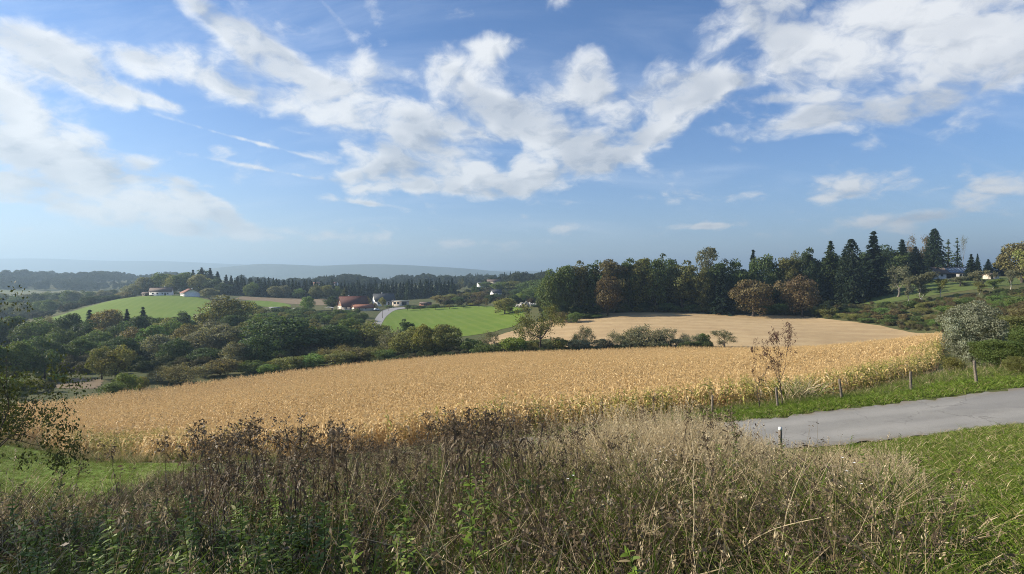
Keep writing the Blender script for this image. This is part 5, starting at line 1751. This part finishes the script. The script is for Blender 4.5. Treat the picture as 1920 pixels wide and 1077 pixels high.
T('scrub0', 1782, 668, 40, 46, 'olive', 'grey_shrub', 'small grey-green shrub at the left foot of the silvery willow bush', 'bush')
T('sapling0', 1466, 604, 29.2, 62, (.085, .042, .036), 'sapling', 'taller of two thin saplings with dark red-brown leaves by the path', group='thin brown saplings by the path')
T('sapling1', 1425, 636, 29.4, 44, (.080, .042, .036), 'sapling', 'shorter of two thin saplings with dark red-brown leaves by the path', group='thin brown saplings by the path')
tree('lefttree', -122, 545, 14.5, 480, (.060, .076, .028), 'overhanging_tree', 'spreading small tree reaching in from the left edge', 'tree', rz=0.9)
tree('lefttree', -420, 500, 13.0, 520, (.034, .044, .018), 'overhanging_tree', 'second small tree standing behind the spreading one off the left edge', 'tree', rz=2.2)

px, D = -2900, 6.4  # unseen tree added left of the view to darken the near weeds
tree('airy0', px, CY - (H1(at(px, D), D) + 13) / D * F, D, 8.5 / D * F, 'dark', 'bank_tree', 'tall open-crowned tree added out of view at left to shade the weeds', 'tree')
px, D = -3900, 4.6  # another unseen tree, added to deepen the shade on the nearest weeds
tree('airy1', px, CY - (H1(at(px, D), D) + 13) / D * F, D, 6.5 / D * F, 'dark', 'bank_tree', 'second open-crowned tree added out of view at left to shade the nearest weeds', 'tree')

# ------------------------------------------------------------------ weeds of the bank
M_weed = ramp_mat('weeds', [(0, (.06, .044, .030)), (.15, (.118, .087, .054)), (.30, (.18, .135, .078)), (.42, (.065, .080, .015)), (.55, (.090, .140, .016)), (.68, (.165, .25, .026)), (.78, (.26, .20, .10)), (.9, (.48, .39, .23)), (1, (.70, .60, .40))], .3, .55, .3)


def blade(mb, base, h, lean, w, tint, rg, seg=4, curl=.5):
    an = rg.uniform(0, 6.28)
    d = np.array([math.cos(an), math.sin(an), 0])
    s = np.linspace(0, 1, seg)
    P = np.asarray(base) + np.outer(s * s * lean * h + s * lean * h * .3, d) + np.outer(s - curl * .35 * s ** 3 * min(1.5, lean * 2), [0, 0, h])
    strip_leaf(mb, P, w * np.array([.8, 1, .8, .1])[:seg], unit(np.array([-d[1], d[0], 0]) + rg.normal(0, .3, 3) + d * .6), tint)


def grass_tuft(seed, n, h, w, tints, spread=.12, lean=(.1, .6), heads=0):
    rg = np.random.default_rng(seed)
    mb = MB()
    for i in range(n):
        b = np.append(rg.normal(0, spread, 2), -.03)
        hh = h * rg.uniform(.45, 1.1)
        blade(mb, b, hh, rg.uniform(*lean), w * rg.uniform(.7, 1.3), float(np.clip(rg.normal(*tints[i % len(tints)]), 0, 1)), rg)
    for i in range(heads):
        b = np.append(rg.normal(0, spread, 2), -.03)
        d = unit(np.array([rg.normal(0, .22), rg.normal(0, .22), 1]))
        L = h * rg.uniform(1.0, 1.35)
        P = b + np.outer(np.linspace(0, L, 4), d) + np.outer([0, 0, .02, .07], [d[0], d[1], 0]) * 2
        mb.tube(P, [.0028, .0024, .002, .0012], 3, rg.uniform(.85, 1), False)
        c = P[-1] - d * .05 + rg.normal(0, .012, (16, 3)) + np.outer(rg.uniform(-.11, .05, 16), d)
        a = unit(d + rg.normal(0, .4, (16, 3))) * .016
        mb.leaves(c, a, unit(np.cross(a, rg.normal(0, 1, (16, 3)))) * .005, rg.uniform(.78, 1, 16))
    me = mb.mesh('grass_tuft')
    me.materials.append(M_weed)
    return me


def lance(mb, p, d, L, w, tint, rg, droop=.4):
    """lance-shaped leaf"""
    s = np.array([0, .3, .65, 1.0])
    d = unit(np.asarray(d, float))
    P = np.asarray(p) + np.outer(s * L, d) + np.outer(-droop * L * s * s, [0, 0, 1])
    strip_leaf(mb, P, w * np.array([.25, 1, .75, .05]), unit(np.array([rg.normal(0, .3), rg.normal(0, .3), 1.0])), tint)


def forb_parts(seed, h, n, L, w, tint, dead=False):
    rg = np.random.default_rng(seed)
    st, lf, hd = MB(), MB(), MB()
    lean = rg.normal(0, .09, 2)
    z = np.linspace(-.05, h, 6)
    P = np.column_stack([lean[0] * z + .02 * np.sin(z * 3 + seed), lean[1] * z + .02 * np.cos(z * 4), z])
    st.tube(P, np.linspace(.0055, .0022, 6) * (1.15 if dead else 1), 4, .12 if dead else rg.uniform(.35, .5), False)
    an = 0
    for i in range(n):
        t = rg.uniform(.12, .97) if dead else .15 + .83 * i / n
        an += 2.4 + rg.normal(0, .3)
        p = [np.interp(t * h, z, P[:, k]) for k in range(3)]
        d = [math.cos(an), math.sin(an), rg.uniform(-.9, .2) if dead else rg.uniform(.15, .8)]
        lance(lf, p, d, L * rg.uniform(.6, 1.15) * (1.0 if dead else (1.15 - .55 * t)), w * rg.uniform(.6, 1.2), float(np.clip(rg.normal(*tint), 0, 1)), rg, rg.uniform(.5, 1.3) if dead else rg.uniform(.1, .5))
    if dead:
        # branched plume of spent flowers
        for b in range(9):
            d0 = unit(np.array([rg.normal(0, .8), rg.normal(0, .8), rg.uniform(.2, 1.1)]))
            q0 = P[-1] - np.array([0, 0, rg.uniform(0, .2)])
            q = q0 + np.outer(np.linspace(0, 1, 4) * rg.uniform(.1, .22), d0) + np.outer(np.linspace(0, 1, 4) ** 2, [0, 0, -.05])
            hd.tube(q, [.002, .0018, .0014, .001], 3, .1, False)
            m = 11
            c = q[rg.integers(1, 4, m)] + rg.normal(0, .016, (m, 3))
            a = unit(rg.normal(0, 1, (m, 3)) + [0, 0, .5])
            s = rg.uniform(.010, .022, (m, 1))
            hd.leaves(c, a * s, unit(np.cross(a, rg.normal(0, 1, (m, 3)))) * s * .6, np.clip(rg.normal(.2, .1, m), 0, .36))
    return st, lf, hd


def merge(*mbs):
    m = MB()
    for b in mbs:
        for V in [b]:
            if not V.V:
                continue
            m.add(np.concatenate(V.V), np.concatenate(V.Q) if V.Q else None, np.concatenate(V.T) if V.T else None, np.concatenate(V.c))
    return m


def fin(mb, name):
    me = mb.mesh(name)
    me.materials.append(M_weed)
    return me


dead = [forb_parts(400 + i, [1.25, 1.4, 1.1, 1.5, 1.3, 1.2][i], 26, .10, .011, (.16, .08), True) for i in range(6)]
dead_m = [(fin(a, 'stem'), fin(b, 'withered_leaves'), fin(c, 'seed_head')) for a, b, c in dead]
dead_all = [fin(merge(a, b, c), 'dead_weed') for a, b, c in dead]
leafy = [forb_parts(420 + i, [.75, .9, .6, 1.0, .8][i], [48, 56, 40, 60, 50][i], .115, .0125, (.58, .09)) for i in range(5)]
leafy_m = [(fin(a, 'stem'), fin(b, 'leaves')) for a, b, c in leafy]
leafy_all = [fin(merge(a, b), 'leafy_weed') for a, b, c in leafy]
dry = [grass_tuft(440 + i, 46, [.85, 1.0, .7, .9][i], .0042, [(.9, .06), (.84, .07), (.8, .08), (.5, .08)], .11, (.08, .55), 5) for i in range(4)]
drygreen = [grass_tuft(450 + i, 44, [.6, .5, .7][i], .0050, [(.5, .07), (.56, .07), (.6, .07), (.45, .06), (.8, .07)], .10, (.15, .8), 1) for i in range(3)]
turf = [grass_tuft(460 + i, 34, [.16, .2, .13, .24][i], .0045, [(.58, .06), (.66, .05), (.54, .06), (.80, .06)], .09, (.2, 1.0)) for i in range(4)]
verge = [grass_tuft(470 + i, 30, [.2, .26, .3][i], .009, [(.62, .05), (.68, .05), (.58, .06)], .12, (.2, .9)) for i in range(3)]


def twig_mat_mesh(seed):
    """tangle of broken brown twigs and stalks"""
    rg = np.random.default_rng(seed)
    mb = MB()
    for i in range(34):
        p = np.append(rg.normal(0, .22, 2), rg.uniform(0, .2))
        d = unit(rg.normal(0, 1, 3) * [1, 1, .7] + [0, 0, .75])
        L = rg.uniform(.3, .8)
        q = p + np.outer(np.linspace(0, L, 4), d) + rg.normal(0, .015, (4, 3))
        mb.tube(q, [.0035, .003, .0022, .001], 3, float(np.clip(rg.choice([.1, .2, .3, .82], p=[.35, .35, .2, .1]) + rg.normal(0, .04), 0, 1)), False)
        m = 6
        c = q[rg.integers(1, 4, m)] + rg.normal(0, .02, (m, 3))
        a = unit(rg.normal(0, 1, (m, 3)))
        s = rg.uniform(.012, .03, (m, 1))
        mb.leaves(c, a * s, unit(np.cross(a, rg.normal(0, 1, (m, 3)))) * s * .4, np.clip(rg.normal(.22, .1, m), 0, .4))
    return fin(mb, 'twig_tangle')


tang = [twig_mat_mesh(480 + i) for i in range(4)]


def pts_in(n, px0, px1, D0, D1, rg, dens=None):
    """random ground spots, even per area, in a span of directions and distances"""
    D = np.sqrt(rg.uniform(D0 * D0, D1 * D1, n))
    px = rg.uniform(px0, px1, n)
    if dens is not None:
        k = rg.random(n) < dens(px, D)
        D, px = D[k], px[k]
    x = (px - CX) / F * D
    return x, D, H(x, D), px


def sm(v, a, b):
    t = np.clip((v - a) / (b - a), 0, 1)
    return t * t * (3 - 2 * t)


def bankgrow(name, label, n, span, protos, smin, smax, dens, seed, hmul=None, cat='weeds', tilt=.12):
    rg = np.random.default_rng(seed)
    x, y, z, px = pts_in(n, *span, rg, dens)
    k = len(x)
    s = rg.uniform(smin, smax, k)
    if hmul is not None:
        s = s * hmul(px, y)
    rot = np.column_stack([rg.normal(0, tilt, k), rg.normal(0, tilt, k), rg.uniform(0, 6.28, k)])
    o = scatter(name, np.column_stack([x, y, z]), protos, rot, s, rg.integers(0, len(protos), k))
    tag(o, label, cat, kind='stuff')


def right_edge(D):
    """where tall weeds give way to mown grass (px)"""
    return np.interp(D, [2, 4, 7, 10, 14, 19], [1900, 1760, 1700, 1660, 1650, 1420])


def far_edge(px):
    return np.interp(px, [-300, 0, 200, 290, 900, 1300, 1480, 1600, 1750], [12, 12.5, 13.5, 23, 24, 17.0, 13.0, 12.5, 12])


def patchy(px, D, f=1.0, ph=0.0):
    x = (px - CX) / F * D
    return .5 + .5 * np.sin(x * 1.1 * f + 1.7 * np.sin(D * .9 * f + ph) + ph) * np.cos(D * 1.3 * f + np.sin(x * .8 * f + ph))


weedzone = lambda px, D: (px < right_edge(D) + 40) * (D < far_edge(px))
SP = (-420, 2000, 2.6, 25)
bankgrow('dry_grass', 'tall pale dry grass on the bank', 9000, SP, dry, .7, 1.15, lambda px, D: weedzone(px, D) * (.12 + .88 * sm(px, 850, 1250)) * (.35 + .65 * patchy(px, D, .8)) * sm(D, 5.5, 8.5), 501, lambda px, D: 1.0 - .48 * sm(px, 1300, 1540), 'grass')
blond = [grass_tuft(445 + i, 60, [.9, 1.05, .8][i], .0062, [(.97, .03), (.92, .04), (.88, .05)], .12, (.1, .6), 7) for i in range(3)]
bankgrow('blond_grass', 'pale blond grass clumps beside the path', 1700, (1020, 1800, 6.0, 18), blond, .7, 1.1, lambda px, D: weedzone(px, D) * np.maximum(np.exp(-((px - 1270) / 170) ** 2) * sm(D, 8, 10), np.exp(-((px - 1600) / 120) ** 2) * sm(D, 6, 7.5)), 511, lambda px, D: 1.0 - .45 * sm(px, 1300, 1540), 'grass')
bankgrow('green_grass', 'rank green grass among the weeds', 12000, SP, drygreen, .6, 1.1, lambda px, D: weedzone(px, D) * (.35 + .65 * patchy(px, D, .7, 2.0)), 502, None, 'grass')
bankgrow('twig_tangle', 'tangled brown dead stalks on the bank', 7500, SP, tang, .6, 1.15, lambda px, D: weedzone(px, D) * (.25 + .75 * patchy(px, D, .6, 4.0)) * (.75 + .25 * sm(px, 350, 800)) * (1 - .75 * sm(px, 1080, 1300) * sm(D, 6, 8)) * (1 - .6 * sm(px, 1500, 1750)), 503, None)
bankgrow('leafy_weeds', 'green leafy weeds filling the bank', 6800, SP, leafy_all, .6, 1.1, lambda px, D: weedzone(px, D) * (1 - .45 * sm(px, 450, 800)) * (1 - .8 * sm(px, 900, 1350)) * (.25 + .75 * patchy(px, D, .75, 1.0)), 504, lambda px, D: .7 + .3 * sm(px, 150, 500))
bankgrow('dead_weeds', 'dark dead weeds with spent flower plumes', 1500, (-300, 1400, 5.5, 20), dead_all, .7, 1.0, lambda px, D: weedzone(px, D) * (.1 + .9 * sm(px, 240, 420)) * (1 - .8 * sm(px, 980, 1200)) * (.2 + .8 * patchy(px, D, .6, 3.0)), 505, lambda px, D: .55 + .45 * sm(px, 230, 420))
bankgrow('mown_grass', 'short green grass of the mown bank beside the path', 16000, (1380, 2700, 2.5, 20.6), turf, .7, 1.25, lambda px, D: (px > right_edge(D) - 130) * (D < np.interp(px, [1380, 1450, 1700, 1920, 2700], [21.2, 21.2, 20.7, 20.2, 17.2])), 506, None, 'grass')
bankgrow('verge_grass', 'bright green grass verge between path and fence', 7000, (1000, 2500, 25.4, 31), verge, .6, 1.1, lambda px, D: (D > np.interp(px, [1000, 1300, 1450, 1700, 1920, 2500], [28.6, 27.3, 26.7, 26.1, 25.5, 25.2])) * (D < np.interp(px, [1000, 1450, 1700, 1920], [30.5, 29.6, 29.2, 28])), 507, None, 'grass')
bankgrow('fence_grass', 'taller rough grass along the fence and corn margin', 5200, (900, 2300, 28, 46), drygreen + verge, .6, 1.05, lambda px, D: (D > np.interp(px, [1000, 1450, 1700, 1920], [29.5, 28.8, 28.2, 27])) * (D < np.interp(px, [900, 1400, 1520, 1620, 1710, 1800], [33, 33.5, 35.5, 41, 46, 46])) * (.4 + .6 * patchy(px, D, .4)), 508, None, 'grass')
bankgrow('corner_grass', 'short bright grass beside the left end of the corn', 11000, (-320, 370, 11.5, 46), turf, .6, 1.1, lambda px, D: (D < np.interp(px, [-300, 60, 130, 190, 260, 360, 370], [47, 44, 41, 38, 34.5, 31.5, 31])), 509, None, 'grass')

# dense low leafy growth that fills the spaces between the stalks
broadleaf('bramble0', 521, base=-.02, w=1.5, clumps=40, per=120, leaf=.05, irr=.4, rc=(.12, .24), limbs=10, trunk=.01, fork=.1)
broadleaf('bramble1', 522, base=-.02, w=1.8, clumps=44, per=110, leaf=.055, irr=.45, rc=(.12, .24), limbs=10, trunk=.01, fork=.1)


def bramble():
    rg = np.random.default_rng(520)
    ms = []
    for ci, c in enumerate([(.075, .12, .018), (.06, .095, .02), (.11, .15, .024), (.12, .095, .045)]):
        m = leaf_mat('bramble_leaves_%d' % ci, c, .3, .45, 1.0, .35)
        for k in ('bramble0', 'bramble1'):
            me = PROTO[k][1].copy()
            me.materials.clear()
            me.materials.append(m)
            ms.append(me)
    x, y, z, px = pts_in(1700, -420, 1750, 2.6, 20, rg, lambda px, D: weedzone(px, D) * (.1 + .9 * patchy(px, D, .9, 5.0)) * (1 - .6 * sm(px, 420, 760)) * (1 - sm(px, 950, 1250)))
    n = len(x)
    s = rg.uniform(.25, .6, n) * (1 - .3 * sm(px, 300, 0)) * np.where(y < 4, .8, 1)
    ci = rg.choice(4, n, p=[.4, .25, .2, .15])
    rot = np.column_stack([rg.normal(0, .2, n), rg.normal(0, .2, n), rg.uniform(0, 6.28, n)])
    o = scatter('bramble', np.column_stack([x, y, z - .08]), ms, rot, s, ci * 2 + rg.integers(0, 2, n))
    tag(o, 'low dense leafy bramble between the dead stalks', 'weeds', kind='stuff')


bramble()
bankgrow('corn_edge_grass', 'rough grass and weeds along the left end of the corn', 2600, (-300, 520, 30, 50), drygreen + dry[:2] + leafy_all[:2], .7, 1.2, lambda px, D: np.abs(D - np.interp(px, [-300, -110, 40, 150, 250, 400, 520], [50, 48.5, 45, 41, 36.5, 33, 32.5])) < 1.6, 510, None, 'grass')

# single plants that stand out
rg = np.random.default_rng(77)
spots = sorted([(rg.uniform(350, 1010), rg.uniform(6.2, 9.5)) for _ in range(64)] + [(110, 11.5), (125, 11.0), (318, 8.4), (1180, 9.0), (235, 9.5)])
for i, (px, D) in enumerate(spots):
    x = at(px, D)
    k = int(rg.integers(0, 6))
    e = empty('dead_weed_stalk', (x, D, H1(x, D)), rg.uniform(0, 6.28))
    want = float(np.interp(px, [100, 350, 420, 520, 560, 700, 760, 900, 1010, 1200], [850, 795, 778, 765, 768, 800, 790, 762, 768, 800])) + rg.uniform(0, 45)
    h = max(.7, (CY - want) / F * D - H1(x, D))
    s = h / (dead[k][0].V[0][:, 2].max() + .08)
    e.scale = (min(s, 1.2), min(s, 1.2), s)
    for nm, me in zip(('stem', 'withered_leaves', 'seed_head'), dead_m[k]):
        put(nm, me, None, e)
    tag(e, 'dead brown weed stalk with spent plume, %s from the left on the bank' % ordinal(i), 'weed', 'dead weed stalks standing against the corn')
spots = sorted([(rg.uniform(-20, 560), rg.uniform(3.4, 5.6)) for _ in range(52)] + [(rg.uniform(560, 1000), rg.uniform(3.6, 6)) for _ in range(16)])
for i, (px, D) in enumerate(spots):
    x = at(px, D)
    k = int(rg.integers(0, 5))
    e = empty('leafy_plant', (x, D, H1(x, D)), rg.uniform(0, 6.28))
    s = rg.uniform(.75, 1.1)
    e.scale = (s, s, s)
    e.rotation_euler = (rg.normal(0, .14), rg.normal(0, .14), rg.uniform(0, 6.28))
    for nm, me in zip(('stem', 'leaves'), leafy_m[k]):
        put(nm, me, None, e)
    tag(e, 'green plant with narrow leaves, %s from the left in the near weeds' % ordinal(i), 'plant', 'leafy green plants in the near weeds')
# pale broken stalks
spots = sorted([(rg.uniform(60, 1700), rg.uniform(3.6, 7.0)) for _ in range(96)])
for i, (px, D) in enumerate(spots):
    x = at(px, D)
    mb = MB()
    L = rg.uniform(.6, 1.3)
    d = unit(np.array([rg.normal(0, .6), rg.normal(0, .35), 1.0]))
    q = np.outer(np.linspace(-.1, L, 7), d) + np.cumsum(rg.normal(0, .014, (7, 3)), axis=0)
    q += np.outer(np.linspace(0, 1, 7) ** 2 * rg.uniform(0, .3) * L, [d[0] * 1.5, d[1], -.8])
    mb.tube(q, np.linspace(.0042, .0016, 7), 4, .95, False)
    for b in range(rg.integers(2, 5)):
        j = rg.integers(2, 6)
        d2 = unit(d + rg.normal(0, .6, 3))
        mb.tube(q[j] + np.outer(np.linspace(0, rg.uniform(.12, .4), 4), d2) + rg.normal(0, .006, (4, 3)), [.0026, .0022, .0016, .001], 3, .9, False)
    o = put('pale_stalk', fin(mb, 'pale_stalk'), None, None, (x, D, H1(x, D)))
    tag(o, 'pale leaning dry stalk, %s from the left across the near weeds' % ordinal(i), 'stalk', 'pale dry stalks in the near weeds')
# wild carrot umbels
for i, (px, D, top) in enumerate([(1383, 4.6, 938), (1310, 5.0, 978), (1262, 4.4, 1000), (1218, 4.2, 1030), (1475, 4.6, 1000), (1640, 4.3, 1062), (1120, 5.2, 950), (1540, 5.4, 970)]):
    x = at(px, D)
    z = H1(x, D)
    h = max(.4, (CY - top) / F * D - z)
    e = empty('wild_carrot', (x, D, z), rg.uniform(0, 6))
    mb = MB()
    q = np.column_stack([rg.normal(0, .008, 5), rg.normal(0, .008, 5), np.linspace(-.05, h, 5)])
    mb.tube(q, np.linspace(.005, .003, 5), 5, .92, False)
    put('stem', fin(mb, 'stem'), None, e)
    mb = MB()
    for r_ in range(22):
        an, rr_ = rg.uniform(0, 6.28), rg.uniform(.03, .10)
        tip = q[-1] + np.array([math.cos(an) * rr_, math.sin(an) * rr_, .05 + rg.normal(0, .008)])
        mb.tube([q[-1], (q[-1] + tip) / 2 + [0, 0, -.008], tip], [.0014, .0012, .001], 3, .86, False)
        c = tip + rg.normal(0, .008, (9, 3)) * [1, 1, .5]
        a = unit(rg.normal(0, 1, (9, 3)))
        mb.leaves(c, a * .006, unit(np.cross(a, rg.normal(0, 1, (9, 3)))) * .004, np.where(rg.random(9) < .2, 1.0, .82))
    put('umbel', fin(mb, 'umbel'), None, e)
    tag(e, 'dry wild carrot umbel, %s of eight counted from the left in the near grass' % ORD[[5, 4, 3, 2, 6, 8, 1, 7][i] - 1], 'wildflower', 'dry wild carrot umbels')
# reedy clump at the corn margin
D, px = 31.5, 1502
x = at(px, D)
mb = MB()
for i in range(260):
    b = np.append(rg.normal(0, .55, 2) * [1.1, .6], -.05)
    blade(mb, b, rg.uniform(1.0, 1.9), rg.uniform(.15, .8), rg.uniform(.012, .02), float(rg.choice([.5, .6, .85, .95])), rg)
o = put('reed_clump', fin(mb, 'reed_clump'), None, None, (x, D, H1(x, D)))
tag(o, 'arching striped reedy clump between the saplings and the leaning fence post', 'plant')
# white flowers
spots = [(1245, 6.6), (1238, 6.7), (1250, 6.8), (1268, 6.4), (1230, 6.9), (1262, 6.9), (1065, 5.2), (1075, 5.0), (1590, 4.7), (1604, 4.6), (1618, 4.6), (1582, 4.5)]
for i, (px, D) in enumerate(sorted(spots)):
    x = at(px, D)
    e = empty('white_flower', (x, D, H1(x, D)), 0)
    h = rg.uniform(.55, .85)
    mb = MB()
    mb.tube([(0, 0, -.03), (.02, .01, h * .5), (.0, .02, h)], [.003, .0025, .0018], 4, .45, False)
    put('stem', fin(mb, 'stem'), None, e)
    mb = MB()
    for k in range(9):
        an = k * 6.283 / 9
        d = np.array([math.cos(an), math.sin(an) * .8, .35])
        mb.leaves(np.array([[0, .02, h]]) + d * .007, np.array([d * .008]), np.array([[-d[1] * .003, d[0] * .003, 0]]), 1.0)
    me = mb.mesh('petals')
    put('petals', me, M_frame, e)
    tag(e, 'small white daisy, %s of twelve counted from the left in the weeds' % ORD[i], 'wildflower', 'small white daisies in the weeds')

# ------------------------------------------------------------------ haze
def make_haze():
    mb = MB()
    x0, x1, y0, y1, z0, z1 = -26000, 26000, -16500, 16500, -125, 335
    mb.box((x0 + x1) / 2, (y0 + y1) / 2, (z0 + z1) / 2, x1 - x0, y1 - y0, z1 - z0)
    m, N, out = new_mat('haze')
    pv = N.n('ShaderNodeVolumePrincipled')
    pv.inputs['Density'].default_value = HAZE
    pv.inputs['Density Attribute'].default_value = ''
    pv.inputs['Temperature Attribute'].default_value = ''
    pv.inputs['Color'].default_value = col(0.43, 0.61, 0.79)
    pv.inputs['Anisotropy'].default_value = 0.3
    N.t.links.new(pv.outputs[0], out.inputs[1])
    o = put('haze', mb.mesh('haze'), m)
    tag(o, 'thin blue haze in the air over the valley', kind='stuff')


HAZE = 2.4e-4
make_haze()
